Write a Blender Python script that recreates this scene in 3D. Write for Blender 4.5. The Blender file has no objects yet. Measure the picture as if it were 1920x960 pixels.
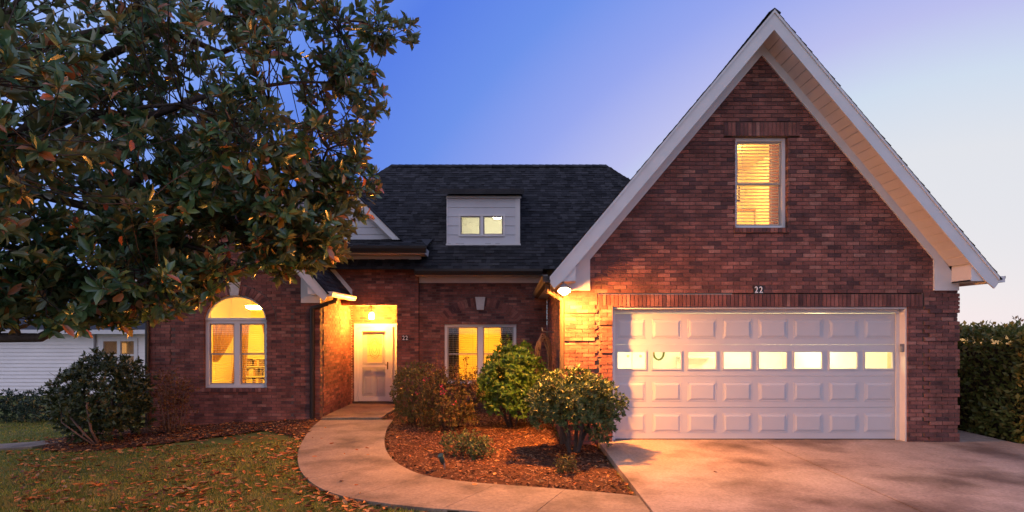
import bpy, math, random
import numpy as np
from mathutils import Vector, Matrix, noise

random.seed(22)
rng = np.random.default_rng(22)
SC = bpy.context.scene
COL = SC.collection
R = math.radians

# ------------------------------------------------------------------ camera
CAMH = 1.885
cam_data = bpy.data.cameras.new("camera")
cam = bpy.data.objects.new("camera", cam_data)
COL.objects.link(cam)
cam.location = (0, 0, CAMH)
cam.rotation_euler = (R(90), 0, 0)
cam_data.sensor_width = 36.0
cam_data.lens = 1100 / 1920 * 36.0
cam_data.shift_y = 140 / 1920
cam_data.clip_start = 0.1
cam_data.clip_end = 5000
SC.camera = cam

# ------------------------------------------------------------------ world: dusk sky, sun just at the horizon behind the garage
SUN_AZ, SUN_EL = R(36.0), R(2.2)          # azimuth to the right of the view axis
world = bpy.data.worlds.new("World")
SC.world = world
world.use_nodes = True
wn = world.node_tree
wn.nodes.clear()
def N(tree, kind, **kw):
    n = tree.nodes.new(kind)
    for k, v in kw.items():
        setattr(n, k, v)
    return n
w_out = N(wn, "ShaderNodeOutputWorld")
w_sky = N(wn, "ShaderNodeTexSky", sky_type='NISHITA', sun_disc=False, sun_elevation=R(1.5), sun_rotation=SUN_AZ)
w_bg1 = N(wn, "ShaderNodeBackground"); w_bg1.inputs[1].default_value = 0.005
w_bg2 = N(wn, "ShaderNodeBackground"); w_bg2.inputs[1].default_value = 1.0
w_add = N(wn, "ShaderNodeAddShader")
w_tc = N(wn, "ShaderNodeTexCoord")
w_nrm = N(wn, "ShaderNodeVectorMath", operation='NORMALIZE')
w_dot = N(wn, "ShaderNodeVectorMath", operation='DOT_PRODUCT')
w_dot.inputs[1].default_value = (math.sin(SUN_AZ), math.cos(SUN_AZ), 0.015)
w_sep = N(wn, "ShaderNodeSeparateXYZ")
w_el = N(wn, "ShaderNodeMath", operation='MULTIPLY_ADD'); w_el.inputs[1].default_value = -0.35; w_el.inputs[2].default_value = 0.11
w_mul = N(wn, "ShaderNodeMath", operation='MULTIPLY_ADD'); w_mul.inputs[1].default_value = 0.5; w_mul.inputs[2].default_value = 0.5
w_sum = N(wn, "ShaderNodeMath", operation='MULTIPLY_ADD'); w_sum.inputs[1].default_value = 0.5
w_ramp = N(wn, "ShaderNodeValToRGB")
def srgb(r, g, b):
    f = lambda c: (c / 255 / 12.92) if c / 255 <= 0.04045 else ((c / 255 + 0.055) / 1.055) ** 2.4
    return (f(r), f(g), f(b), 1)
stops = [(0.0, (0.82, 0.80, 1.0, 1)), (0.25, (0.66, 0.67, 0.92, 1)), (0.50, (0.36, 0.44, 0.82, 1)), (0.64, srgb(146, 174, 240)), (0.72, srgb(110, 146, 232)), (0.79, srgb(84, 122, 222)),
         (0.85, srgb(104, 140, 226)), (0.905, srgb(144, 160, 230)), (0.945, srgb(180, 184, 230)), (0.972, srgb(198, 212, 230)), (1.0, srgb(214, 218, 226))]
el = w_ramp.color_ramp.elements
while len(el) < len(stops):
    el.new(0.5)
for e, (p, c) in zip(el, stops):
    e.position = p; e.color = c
L = wn.links.new
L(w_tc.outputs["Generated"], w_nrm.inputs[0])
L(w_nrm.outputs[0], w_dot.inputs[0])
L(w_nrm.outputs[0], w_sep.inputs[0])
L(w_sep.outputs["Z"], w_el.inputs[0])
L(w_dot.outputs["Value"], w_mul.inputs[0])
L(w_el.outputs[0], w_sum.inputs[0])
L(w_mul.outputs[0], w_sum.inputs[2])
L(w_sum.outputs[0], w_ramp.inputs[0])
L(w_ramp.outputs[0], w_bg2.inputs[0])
L(w_sky.outputs[0], w_bg1.inputs[0])
L(w_bg1.outputs[0], w_add.inputs[0])
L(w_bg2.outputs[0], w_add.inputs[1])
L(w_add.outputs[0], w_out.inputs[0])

sun_data = bpy.data.lights.new("sun", 'SUN')
sun_data.energy = 5.0
sun_data.angle = R(0.8)
sun_data.color = (1.0, 0.48, 0.16)
sun = bpy.data.objects.new("sun", sun_data)
COL.objects.link(sun)
sd = Vector((math.sin(SUN_AZ) * math.cos(SUN_EL), math.cos(SUN_AZ) * math.cos(SUN_EL), math.sin(SUN_EL)))
sun.rotation_euler = sd.to_track_quat('Z', 'Y').to_euler()

SC.view_settings.view_transform = 'Standard'
SC.view_settings.look = 'None'
SC.view_settings.exposure = 0.12
SC.view_settings.gamma = 1.0
SC.view_settings.use_curve_mapping = False
SC.cycles.max_bounces = 6
SC.cycles.transparent_max_bounces = 12
SC.cycles.sample_clamp_indirect = 6.0
SC.cycles.use_denoising = True

# ------------------------------------------------------------------ lamp strengths
PORCH_E, FLOOD_E = 4400.0, 9200.0

# ------------------------------------------------------------------ materials
M = {}
def mat(name, base=(0.5, 0.5, 0.5), rough=0.6, spec=0.4, var=0.0, scale=4.0, detail=4.0, bump=0.0, bump_scale=40.0,
        island=None, metallic=0.0, emis=None, coat=0.0, var2=None, trans=0.0, back=None, backmix=1.0, speck=None, stretch=None):
    """Principled material: base colour, noise variation, random colour per piece (island = list of colours), bump."""
    m = bpy.data.materials.new(name)
    m.use_nodes = True
    t = m.node_tree
    t.nodes.clear()
    out = N(t, "ShaderNodeOutputMaterial")
    p = N(t, "ShaderNodeBsdfPrincipled")
    t.links.new(p.outputs[0], out.inputs[0])
    p.inputs["Roughness"].default_value = rough
    p.inputs["Specular IOR Level"].default_value = spec
    p.inputs["Metallic"].default_value = metallic
    if coat:
        p.inputs["Coat Weight"].default_value = coat
        p.inputs["Coat Roughness"].default_value = 0.2
    geo = N(t, "ShaderNodeNewGeometry")
    tc = N(t, "ShaderNodeTexCoord")
    col = None
    if island:
        oi = N(t, "ShaderNodeObjectInfo")
        cb = N(t, "ShaderNodeCombineXYZ")
        wnz = N(t, "ShaderNodeTexWhiteNoise", noise_dimensions='3D')
        t.links.new(geo.outputs["Random Per Island"], cb.inputs[0])
        t.links.new(oi.outputs["Random"], cb.inputs[1])
        mm = N(t, "ShaderNodeVectorMath", operation='SCALE'); mm.inputs["Scale"].default_value = 91.7
        t.links.new(cb.outputs[0], mm.inputs[0])
        t.links.new(mm.outputs[0], wnz.inputs["Vector"])
        rp = N(t, "ShaderNodeValToRGB")
        rp.color_ramp.interpolation = 'LINEAR'
        e = rp.color_ramp.elements
        while len(e) < len(island):
            e.new(0.5)
        tot = 0
        for q, c in zip(e, island):
            if len(c) == 4:
                q.position = c[3]; q.color = (*c[:3], 1)
            else:
                q.position = tot / max(1, len(island) - 1); q.color = (*c, 1)
            tot += 1
        t.links.new(wnz.outputs["Value"], rp.inputs[0])
        col = rp.outputs[0]
    if col is None:
        rgb = N(t, "ShaderNodeRGB"); rgb.outputs[0].default_value = (*base, 1)
        col = rgb.outputs[0]
    if var:
        nz = N(t, "ShaderNodeTexNoise")
        nz.inputs["Scale"].default_value = scale
        nz.inputs["Detail"].default_value = detail
        nz.inputs["Roughness"].default_value = 0.6
        t.links.new(geo.outputs["Position"], nz.inputs["Vector"])
        mr = N(t, "ShaderNodeMapRange")
        mr.inputs["From Min"].default_value = 0.25; mr.inputs["From Max"].default_value = 0.75
        mr.inputs["To Min"].default_value = 1 - var; mr.inputs["To Max"].default_value = 1 + var
        t.links.new(nz.outputs["Fac"], mr.inputs["Value"])
        mx = N(t, "ShaderNodeVectorMath", operation='SCALE')
        t.links.new(col, mx.inputs[0]); t.links.new(mr.outputs[0], mx.inputs["Scale"])
        col = mx.outputs[0]
        if var2:
            s2, c2, lo, hi = var2
            n2 = N(t, "ShaderNodeTexNoise"); n2.inputs["Scale"].default_value = s2; n2.inputs["Detail"].default_value = 5.0
            t.links.new(geo.outputs["Position"], n2.inputs["Vector"])
            r2 = N(t, "ShaderNodeMapRange"); r2.inputs["From Min"].default_value = lo; r2.inputs["From Max"].default_value = hi
            t.links.new(n2.outputs["Fac"], r2.inputs["Value"])
            mc = N(t, "ShaderNodeMix", data_type='RGBA')
            mc.inputs["B"].default_value = (*c2, 1)
            t.links.new(r2.outputs[0], mc.inputs["Factor"]); t.links.new(col, mc.inputs["A"])
            col = mc.outputs["Result"]
    if speck:
        n3 = N(t, "ShaderNodeTexNoise"); n3.inputs["Scale"].default_value = speck[0]; n3.inputs["Detail"].default_value = 6.0; n3.inputs["Roughness"].default_value = 0.75
        t.links.new(geo.outputs["Position"], n3.inputs["Vector"])
        r3 = N(t, "ShaderNodeMapRange"); r3.inputs["From Min"].default_value = 0.3; r3.inputs["From Max"].default_value = 0.7
        r3.inputs["To Min"].default_value = 1 - speck[1]; r3.inputs["To Max"].default_value = 1 + speck[1]
        t.links.new(n3.outputs["Fac"], r3.inputs["Value"])
        m3 = N(t, "ShaderNodeVectorMath", operation='SCALE')
        t.links.new(col, m3.inputs[0]); t.links.new(r3.outputs[0], m3.inputs["Scale"])
        col = m3.outputs[0]
    if back is not None:
        mb = N(t, "ShaderNodeMix", data_type='RGBA')
        mb.inputs["B"].default_value = (*back, 1)
        bmx = N(t, "ShaderNodeMath", operation='MULTIPLY'); bmx.inputs[1].default_value = backmix
        t.links.new(geo.outputs["Backfacing"], bmx.inputs[0])
        t.links.new(bmx.outputs[0], mb.inputs["Factor"]); t.links.new(col, mb.inputs["A"])
        col = mb.outputs["Result"]
    t.links.new(col, p.inputs["Base Color"])
    if trans:
        tr = N(t, "ShaderNodeBsdfTranslucent")
        t.links.new(col, tr.inputs[0])
        mxs = N(t, "ShaderNodeMixShader"); mxs.inputs[0].default_value = trans
        t.links.new(p.outputs[0], mxs.inputs[1]); t.links.new(tr.outputs[0], mxs.inputs[2])
        t.links.new(mxs.outputs[0], out.inputs[0])
    if bump:
        nb = N(t, "ShaderNodeTexNoise"); nb.inputs["Scale"].default_value = bump_scale; nb.inputs["Detail"].default_value = 3.0
        t.links.new(geo.outputs["Position"], nb.inputs["Vector"])
        bp = N(t, "ShaderNodeBump"); bp.inputs["Strength"].default_value = bump; bp.inputs["Distance"].default_value = 0.01
        t.links.new(nb.outputs["Fac"], bp.inputs["Height"])
        t.links.new(bp.outputs[0], p.inputs["Normal"])
    if emis:
        p.inputs["Emission Color"].default_value = (*emis[0], 1)
        p.inputs["Emission Strength"].default_value = emis[1]
    M[name] = m
    return m

BRICKS = [(0.085, 0.042, 0.042, 0.0), (0.140, 0.058, 0.052, 0.15), (0.185, 0.072, 0.060, 0.38), (0.220, 0.084, 0.068, 0.70), (0.265, 0.106, 0.082, 0.90), (0.30, 0.145, 0.115, 1.0)]
mat("brick_clay", island=BRICKS, rough=0.82, spec=0.25, var=0.52, scale=3.4, detail=9, bump=0.6, speck=(45, 0.3), bump_scale=90)
mat("mortar", (0.13, 0.092, 0.082), rough=0.95, spec=0.1, var=0.3, scale=9, bump=0.4)
mat("white_trim", (0.62, 0.61, 0.62), rough=0.5, var=0.07, scale=2.5)
mat("soffit_vinyl", (0.60, 0.57, 0.55), rough=0.55, var=0.06, scale=3)
mat("door_paint", (0.50, 0.50, 0.525), rough=0.42, var=0.04, scale=2.0)
mat("vinyl_frame", (0.66, 0.64, 0.65), rough=0.45, var=0.05, scale=3)
mat("shingle_dark", island=[(0.012, 0.012, 0.014), (0.020, 0.020, 0.023), (0.028, 0.028, 0.032), (0.042, 0.041, 0.045)], rough=0.9, spec=0.2, var=0.35, scale=2.2, detail=6, speck=(60, 0.45), bump=0.4, bump_scale=160)
mat("roof_deck", (0.02, 0.02, 0.025), rough=0.9)
mat("gutter_brown", (0.022, 0.016, 0.014), rough=0.4, var=0.1)
mat("downspout_brown", (0.065, 0.045, 0.03), rough=0.42, var=0.12, scale=5)
mat("concrete", (0.26, 0.195, 0.145), rough=0.88, spec=0.25, var=0.22, scale=2.2, detail=9, bump=0.3, bump_scale=130, var2=(1.3, (0.095, 0.07, 0.055), 0.47, 0.72), speck=(24, 0.30))
mat("concrete_drive", (0.35, 0.265, 0.215), rough=0.85, spec=0.25, var=0.25, scale=1.7, detail=10, bump=0.3, bump_scale=130, var2=(0.75, (0.13, 0.09, 0.07), 0.48, 0.66), speck=(22, 0.30))
mat("soil", (0.045, 0.032, 0.020), rough=0.95, spec=0.1, var=0.4, scale=6, bump=0.6)
mat("turf", (0.11, 0.125, 0.030), rough=0.95, spec=0.1, var=0.45, scale=2.0, bump=0.6, var2=(1.3, (0.085, 0.060, 0.026), 0.45, 0.75))
mat("bark_mulch_ground", (0.075, 0.032, 0.018), rough=0.95, spec=0.1, var=0.4, scale=12, bump=0.9, bump_scale=60)
mat("mulch_chip", island=[(0.020, 0.009, 0.006), (0.07, 0.026, 0.014), (0.12, 0.045, 0.022), (0.19, 0.08, 0.042), (0.26, 0.15, 0.09)], rough=0.9, spec=0.15)
mat("grass_blade", island=[(0.10, 0.135, 0.018), (0.18, 0.215, 0.032), (0.25, 0.26, 0.042), (0.33, 0.27, 0.065), (0.40, 0.28, 0.11)], var=0.55, scale=1.3, var2=(2.1, (0.32, 0.24, 0.08), 0.50, 0.72), rough=0.7, spec=0.2, trans=0.25)
mat("dead_leaf", island=[(0.12, 0.034, 0.012), (0.30, 0.075, 0.016), (0.48, 0.145, 0.028), (0.56, 0.23, 0.05), (0.42, 0.21, 0.10)], rough=0.6, spec=0.3, var=0.3, scale=30)
mat("magnolia_leaf", island=[(0.055, 0.125, 0.052, 0.0), (0.095, 0.19, 0.070, 0.38), (0.15, 0.25, 0.080, 0.70), (0.25, 0.26, 0.07, 0.83), (0.36, 0.24, 0.045, 0.90), (0.50, 0.16, 0.04, 0.95), (0.52, 0.18, 0.09, 1.0)],
    rough=0.32, spec=1.0, back=(0.15, 0.15, 0.065), trans=0.25, backmix=0.7)
mat("magnolia_orange_leaf", island=[(0.28, 0.06, 0.03), (0.36, 0.12, 0.03), (0.30, 0.19, 0.03), (0.38, 0.13, 0.09)], rough=0.4, spec=0.4, trans=0.25)
mat("hall_lit_glass", (0.78, 0.62, 0.30), rough=0.3)  # yellow base colour stands in for hall light behind the glass
mat("seed_cone", (0.18, 0.075, 0.055), rough=0.8, var=0.4, scale=60, bump=0.8)
mat("bark", (0.070, 0.050, 0.040), rough=0.9, var=0.4, scale=14, bump=0.8, bump_scale=40)
mat("twig", (0.055, 0.036, 0.026), rough=0.85, var=0.3, scale=10)
mat("pale_stem", (0.17, 0.105, 0.075), rough=0.8, var=0.3, scale=16)
mat("dark_shrub_leaf", island=[(0.022, 0.036, 0.012), (0.042, 0.060, 0.017), (0.065, 0.082, 0.022), (0.10, 0.10, 0.03)], rough=0.42, spec=0.4, trans=0.1)
mat("bright_shrub_leaf", island=[(0.035, 0.10, 0.014), (0.065, 0.16, 0.022), (0.10, 0.20, 0.03), (0.16, 0.22, 0.05)], rough=0.45, spec=0.35, trans=0.2)
mat("holly_leaf", island=[(0.035, 0.065, 0.022), (0.06, 0.10, 0.030), (0.095, 0.13, 0.042), (0.15, 0.15, 0.06)], rough=0.45, spec=0.25, trans=0.1)
mat("azalea_leaf", island=[(0.05, 0.056, 0.014), (0.095, 0.10, 0.022), (0.14, 0.115, 0.028), (0.17, 0.09, 0.028)], rough=0.5, spec=0.35, trans=0.15)
mat("red_azalea_leaf", island=[(0.06, 0.045, 0.014), (0.10, 0.085, 0.02), (0.14, 0.105, 0.026), (0.20, 0.08, 0.026)], rough=0.5, spec=0.3, trans=0.15)
mat("bronze_leaf", island=[(0.09, 0.028, 0.014), (0.15, 0.05, 0.02), (0.19, 0.085, 0.022), (0.22, 0.12, 0.03)], rough=0.55, spec=0.3, trans=0.2)
mat("pink_flower", (0.40, 0.03, 0.09), rough=0.5, trans=0.2)
mat("hedge_leaf", island=[(0.065, 0.09, 0.02), (0.125, 0.15, 0.034), (0.18, 0.185, 0.045), (0.27, 0.205, 0.06)], rough=0.45, spec=0.35, trans=0.3)
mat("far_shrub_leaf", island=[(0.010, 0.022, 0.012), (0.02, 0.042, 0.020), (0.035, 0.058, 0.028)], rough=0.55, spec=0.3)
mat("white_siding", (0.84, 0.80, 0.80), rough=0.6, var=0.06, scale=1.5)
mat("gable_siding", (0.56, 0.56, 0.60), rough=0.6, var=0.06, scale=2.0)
mat("metal_grey", (0.22, 0.22, 0.24), rough=0.4, metallic=0.6)
mat("plaque_black", (0.012, 0.012, 0.014), rough=0.35)
mat("number_white", (0.72, 0.72, 0.72), rough=0.5)
mat("hose", (0.19, 0.12, 0.085), rough=0.5, var=0.2, scale=10)
mat("keystone", (0.52, 0.48, 0.46), rough=0.85, var=0.12, scale=12, bump=0.3)
mat("cream_wall", (0.78, 0.68, 0.48), rough=0.9, var=0.03)
mat("white_wall", (0.80, 0.78, 0.70), rough=0.9, var=0.03)
mat("curtain_cloth", (0.48, 0.27, 0.10), rough=0.9, var=0.12, scale=20, trans=0.35)
mat("dark_drape", (0.055, 0.030, 0.018), rough=0.95, var=0.2, scale=20)
mat("blind_slat", (0.72, 0.66, 0.55), rough=0.6, trans=0.25)
mat("dark_blind_slat", (0.30, 0.24, 0.17), rough=0.6)
mat("path_light_green", (0.035, 0.075, 0.062), rough=0.4, metallic=0.2)
mat("steel", (0.45, 0.43, 0.40), rough=0.35, metallic=0.8)
mat("brass", (0.16, 0.11, 0.05), rough=0.4, metallic=0.8)
mat("far_hill", (0.12, 0.12, 0.16), rough=1.0, spec=0.0, var=0.15, scale=0.01)
mat("cabinet_wood", (0.60, 0.50, 0.30), rough=0.6, var=0.2, scale=6)
mat("lamp_porch", (1, 0.8, 0.5), emis=((1.0, 0.345, 0.04), PORCH_E))
mat("lamp_flood", (1, 0.8, 0.5), emis=((1.0, 0.34, 0.055), FLOOD_E))
mat("lamp_room", (1, 0.9, 0.7), emis=((1.0, 0.55, 0.06), 200.0))
mat("lamp_amber", (1, 0.9, 0.7), emis=((1.0, 0.42, 0.012), 200.0))
mat("lamp_bedroom", (1, 0.9, 0.7), emis=((1.0, 0.58, 0.14), 210.0))
mat("lamp_attic", (1, 0.95, 0.8), emis=((1.0, 0.95, 0.66), 42.0))
mat("lamp_garage", (1, 0.95, 0.8), emis=((1.0, 0.86, 0.46), 100.0))
mat("picture_glow", (1, 0.9, 0.7), emis=((1.0, 0.50, 0.15), 0.7))  # glow put on the picture in the neighbour's window, no lamp there

def glass_mat(name, tint=(1, 1, 1), gloss=0.10):
    m = bpy.data.materials.new(name); m.use_nodes = True
    t = m.node_tree; t.nodes.clear()
    out = N(t, "ShaderNodeOutputMaterial"); mx = N(t, "ShaderNodeMixShader")
    tr = N(t, "ShaderNodeBsdfTransparent"); gl = N(t, "ShaderNodeBsdfGlossy"); fr = N(t, "ShaderNodeMapRange"); lw = N(t, "ShaderNodeLayerWeight"); pw = N(t, "ShaderNodeMath", operation='POWER'); pw.inputs[1].default_value = 4.0
    tr.inputs[0].default_value = (*tint, 1); gl.inputs["Roughness"].default_value = 0.03
    lw.inputs["Blend"].default_value = 0.5
    fr.inputs["To Min"].default_value = 0.04; fr.inputs["To Max"].default_value = 0.75
    t.links.new(lw.outputs["Facing"], pw.inputs[0]); t.links.new(pw.outputs[0], fr.inputs["Value"])
    t.links.new(fr.outputs[0], mx.inputs[0]); t.links.new(tr.outputs[0], mx.inputs[1]); t.links.new(gl.outputs[0], mx.inputs[2])
    t.links.new(mx.outputs[0], out.inputs[0])
    M[name] = m
glass_mat("clear_glass")
mat("sash_backlit", (0.34, 0.30, 0.28), rough=0.5)  # backlit darkness of the sashes put into their colour
glass_mat("tinted_glass", (0.75, 0.72, 0.68))

# ------------------------------------------------------------------ object helpers
def setp(o, label=None, cat=None, group=None, kind=None):
    if label: o["label"] = label
    if cat: o["category"] = cat
    if group: o["group"] = group
    if kind: o["kind"] = kind
    return o

def link(name, me, parent=None, m=None):
    o = bpy.data.objects.new(name, me)
    COL.objects.link(o)
    if m and not me.materials:
        me.materials.append(M[m])
    if parent is not None:
        o.parent = parent
        o.matrix_parent_inverse = Matrix.Translation(parent_world(parent)).inverted()
    return o

WORLD_LOC = {}
def parent_world(p):
    v = Vector((0, 0, 0))
    return WORLD_LOC.get(p.name, v)

def empty(name, loc, label=None, cat=None, group=None, kind=None):
    o = bpy.data.objects.new(name, None)
    o.empty_display_size = 0.2
    COL.objects.link(o)
    o.location = loc
    WORLD_LOC[o.name] = Vector(loc)
    return setp(o, label, cat, group, kind)

class MB:
    def __init__(s):
        s.v = []; s.f = []
    def quad(s, a, b, c, d):
        n = len(s.v); s.v += [tuple(a), tuple(b), tuple(c), tuple(d)]; s.f.append((n, n + 1, n + 2, n + 3)); return s
    def box(s, x0, x1, y0, y1, z0, z1):
        if x0 > x1: x0, x1 = x1, x0
        if y0 > y1: y0, y1 = y1, y0
        if z0 > z1: z0, z1 = z1, z0
        n = len(s.v)
        s.v += [(x0, y0, z0), (x1, y0, z0), (x1, y1, z0), (x0, y1, z0), (x0, y0, z1), (x1, y0, z1), (x1, y1, z1), (x0, y1, z1)]
        s.f += [(n, n + 3, n + 2, n + 1), (n + 4, n + 5, n + 6, n + 7), (n, n + 1, n + 5, n + 4), (n + 1, n + 2, n + 6, n + 5), (n + 2, n + 3, n + 7, n + 6), (n + 3, n, n + 4, n + 7)]
        return s
    def hexa(s, b, t):
        """b, t: four corners of bottom and top, same order (counter-clockwise from above)"""
        n = len(s.v); s.v += [tuple(p) for p in b] + [tuple(p) for p in t]
        s.f += [(n + 3, n + 2, n + 1, n), (n + 4, n + 5, n + 6, n + 7), (n, n + 1, n + 5, n + 4), (n + 1, n + 2, n + 6, n + 5), (n + 2, n + 3, n + 7, n + 6), (n + 3, n, n + 4, n + 7)]
        return s
    def prism(s, poly, y0, y1):
        """poly in (x, z), extruded along y"""
        k = len(poly); n = len(s.v)
        ar = sum(poly[i][0] * poly[(i + 1) % k][1] - poly[(i + 1) % k][0] * poly[i][1] for i in range(k))
        if ar < 0: poly = poly[::-1]
        s.v += [(x, y0, z) for x, z in poly] + [(x, y1, z) for x, z in poly]
        s.f.append(tuple(range(n, n + k)))
        s.f.append(tuple(range(n + 2 * k - 1, n + k - 1, -1)))
        for i in range(k):
            j = (i + 1) % k
            s.f.append((n + j, n + i, n + k + i, n + k + j))
        return s
    def slab(s, poly, z0, z1):
        """poly in (x, y), extruded along z; z values may be functions of x, y"""
        k = len(poly); n = len(s.v)
        ar = sum(poly[i][0] * poly[(i + 1) % k][1] - poly[(i + 1) % k][0] * poly[i][1] for i in range(k))
        if ar < 0: poly = poly[::-1]
        fz = lambda z, x, y: z(x, y) if callable(z) else z
        s.v += [(x, y, fz(z0, x, y)) for x, y in poly] + [(x, y, fz(z1, x, y)) for x, y in poly]
        s.f.append(tuple(range(n + k - 1, n - 1, -1))); s.f.append(tuple(range(n + k, n + 2 * k)))
        for i in range(k):
            j = (i + 1) % k
            s.f.append((n + i, n + j, n + k + j, n + k + i))
        return s
    def tube(s, pts, rad, seg=8, cap=True):
        pts = [Vector(p) for p in pts]
        if not isinstance(rad, (list, tuple)): rad = [rad] * len(pts)
        n0 = len(s.v); up = Vector((0.13, 0.27, 0.95)).normalized(); prev = None
        for i, p in enumerate(pts):
            d = (pts[min(i + 1, len(pts) - 1)] - pts[max(i - 1, 0)])
            d = d.normalized() if d.length > 1e-9 else Vector((0, 0, 1))
            a = (prev - d * prev.dot(d)) if prev is not None else d.cross(up)
            if a.length < 1e-5: a = d.cross(Vector((1, 0, 0)))
            a.normalize(); prev = a; b = d.cross(a)
            for k in range(seg):
                th = 2 * math.pi * k / seg
                s.v.append(tuple(p + (a * math.cos(th) + b * math.sin(th)) * rad[i]))
        for i in range(len(pts) - 1):
            for k in range(seg):
                k2 = (k + 1) % seg; q = n0 + i * seg
                s.f.append((q + k, q + k2, q + seg + k2, q + seg + k))
        if cap:
            s.f.append(tuple(n0 + k for k in range(seg))[::-1]); e = n0 + (len(pts) - 1) * seg
            s.f.append(tuple(e + k for k in range(seg)))
        return s
    def lathe(s, prof, c, seg=16, axis='z'):
        n0 = len(s.v)
        for r, h in prof:
            for k in range(seg):
                th = 2 * math.pi * k / seg; a, b = r * math.cos(th), r * math.sin(th)
                s.v.append((c[0] + a, c[1] + b, c[2] + h) if axis == 'z' else (c[0] + a, c[1] + h, c[2] + b))
        for i in range(len(prof) - 1):
            for k in range(seg):
                k2 = (k + 1) % seg; q = n0 + i * seg
                s.f.append((q + k, q + k2, q + seg + k2, q + seg + k))
        s.f.append(tuple(n0 + k for k in range(seg))[::-1]); e = n0 + (len(prof) - 1) * seg
        s.f.append(tuple(e + k for k in range(seg)))
        return s
    def mesh(s, name):
        me = bpy.data.meshes.new(name)
        me.from_pydata(s.v, [], s.f)
        me.update()
        return me
    def build(s, name, m, parent=None, label=None, cat=None, group=None, kind=None, smooth=False):
        me = s.mesh(name)
        if smooth:
            me.polygons.foreach_set("use_smooth", [True] * len(me.polygons))
        return setp(link(name, me, parent, m), label, cat, group, kind)

def np_mesh(name, V, F):
    """V (n,3) float, F (m,k) int: fast mesh"""
    me = bpy.data.meshes.new(name)
    V = np.ascontiguousarray(V, dtype=np.float32); F = np.ascontiguousarray(F, dtype=np.int32)
    k = F.shape[1]
    me.vertices.add(len(V)); me.vertices.foreach_set("co", V.ravel())
    me.loops.add(F.size); me.loops.foreach_set("vertex_index", F.ravel())
    me.polygons.add(len(F)); me.polygons.foreach_set("loop_start", np.arange(0, F.size, k, dtype=np.int32))
    me.update(calc_edges=True); me.validate()
    return me

def scatter(name, tv, tf, Rm, P):
    """copies of a template (verts tv, tris tf) at positions P with 3x3 matrices Rm, joined"""
    tv = np.asarray(tv, dtype=np.float32); tf = np.asarray(tf, dtype=np.int32)
    V = np.einsum('nij,kj->nki', Rm, tv) + P[:, None, :]
    F = tf[None] + (np.arange(len(P)) * len(tv))[:, None, None]
    return np_mesh(name, V.reshape(-1, 3), F.reshape(-1, tf.shape[1]))

def unit(a):
    return a / np.maximum(np.linalg.norm(a, axis=-1, keepdims=True), 1e-9)

def frames(d, up_hint, roll=None):
    """(n,3,3) with columns (side, dir, normal)"""
    d = unit(d); s = unit(np.cross(d, up_hint)); n = np.cross(s, d)
    if roll is not None:
        c, sn = np.cos(roll)[:, None], np.sin(roll)[:, None]
        s, n = s * c + n * sn, n * c - s * sn
    return np.stack([s, d, n], axis=2)

LEAF_V = [(0, 0, 0), (-.24, .26, .06), (.24, .26, .06), (-.31, .66, .03), (.31, .66, .03), (0, 1, -.14), (0, .28, -.03), (0, .64, -.05)]
LEAF_F = [(0, 6, 1), (0, 2, 6), (1, 6, 7), (1, 7, 3), (6, 2, 4), (6, 4, 7), (3, 7, 5), (7, 4, 5)]
LEAF4_V = [(0, 0, 0), (-.28, .5, .06), (.28, .5, .06), (0, 1, -.05), (0, .5, -.02)]
LEAF4_F = [(0, 4, 1), (0, 2, 4), (1, 4, 3), (4, 2, 3)]
LEAF2_V = [(0, 0, 0), (-.3, .5, .05), (.3, .5, .05), (0, 1, 0)]
LEAF2_F = [(0, 2, 1), (1, 2, 3)]

def frame_px(px, py, z):
    """world x, y of the ground point at height z seen at this place of the photograph (used to measure the plan)"""
    D = (CAMH - z) * 1100 / (py - 620.0)
    return ((px - 960) * D / 1100.0, D)

# ------------------------------------------------------------------ terrain
def ground_z(x, y):
    g = -0.09
    if x < -4.0: g -= 0.05 * (-4.0 - x)
    g = max(g, -0.55)
    if y > 40: g -= 0.0
    return g
xs = sorted(set([-2500, -800, -300, -120, -60, -40, -30] + [i * 0.5 for i in range(-50, 41)] + [25, 40, 80, 300, 800, 2500]))
ys = sorted(set([-400, -100, -30, -10] + [i * 0.5 for i in range(-8, 61)] + [35, 45, 70, 150, 400, 1000, 2500]))
gm = MB()
for j, y in enumerate(ys):
    for i, x in enumerate(xs):
        gm.v.append((x, y, ground_z(x, y)))
nx = len(xs)
for j in range(len(ys) - 1):
    for i in range(nx - 1):
        a = j * nx + i
        gm.f.append((a, a + 1, a + nx + 1, a + nx))
gm.build("ground", "turf", kind="structure", smooth=True)

# far hills
hm = MB()
for k in range(0, 121):
    a = R(-120 + 240 * k / 120)
    h = 6 + 14 * noise.noise(Vector((k * 0.13, 3.1, 0))) + 5 * noise.noise(Vector((k * 0.5, 1.0, 0)))
    h = max(h, 1.5) + 4
    x, y = math.sin(a) * 1200, math.cos(a) * 1200
    hm.v += [(x * 0.9, y * 0.9, -2), (x, y, h), (x * 1.15, y * 1.15, h * 0.8), (x * 1.3, y * 1.3, -2)]
for k in range(120):
    for q in range(3):
        a = k * 4 + q
        hm.f.append((a, a + 4, a + 5, a + 1))
hm.build("hills", "far_hill", kind="structure", smooth=True)

# ------------------------------------------------------------------ driveway, walkway, porch slab, side path
def walk_z(x, y):
    return -0.06 + 0.045 * max(0.0, min(1.0, (x + 3.5) / 4.5))

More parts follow.
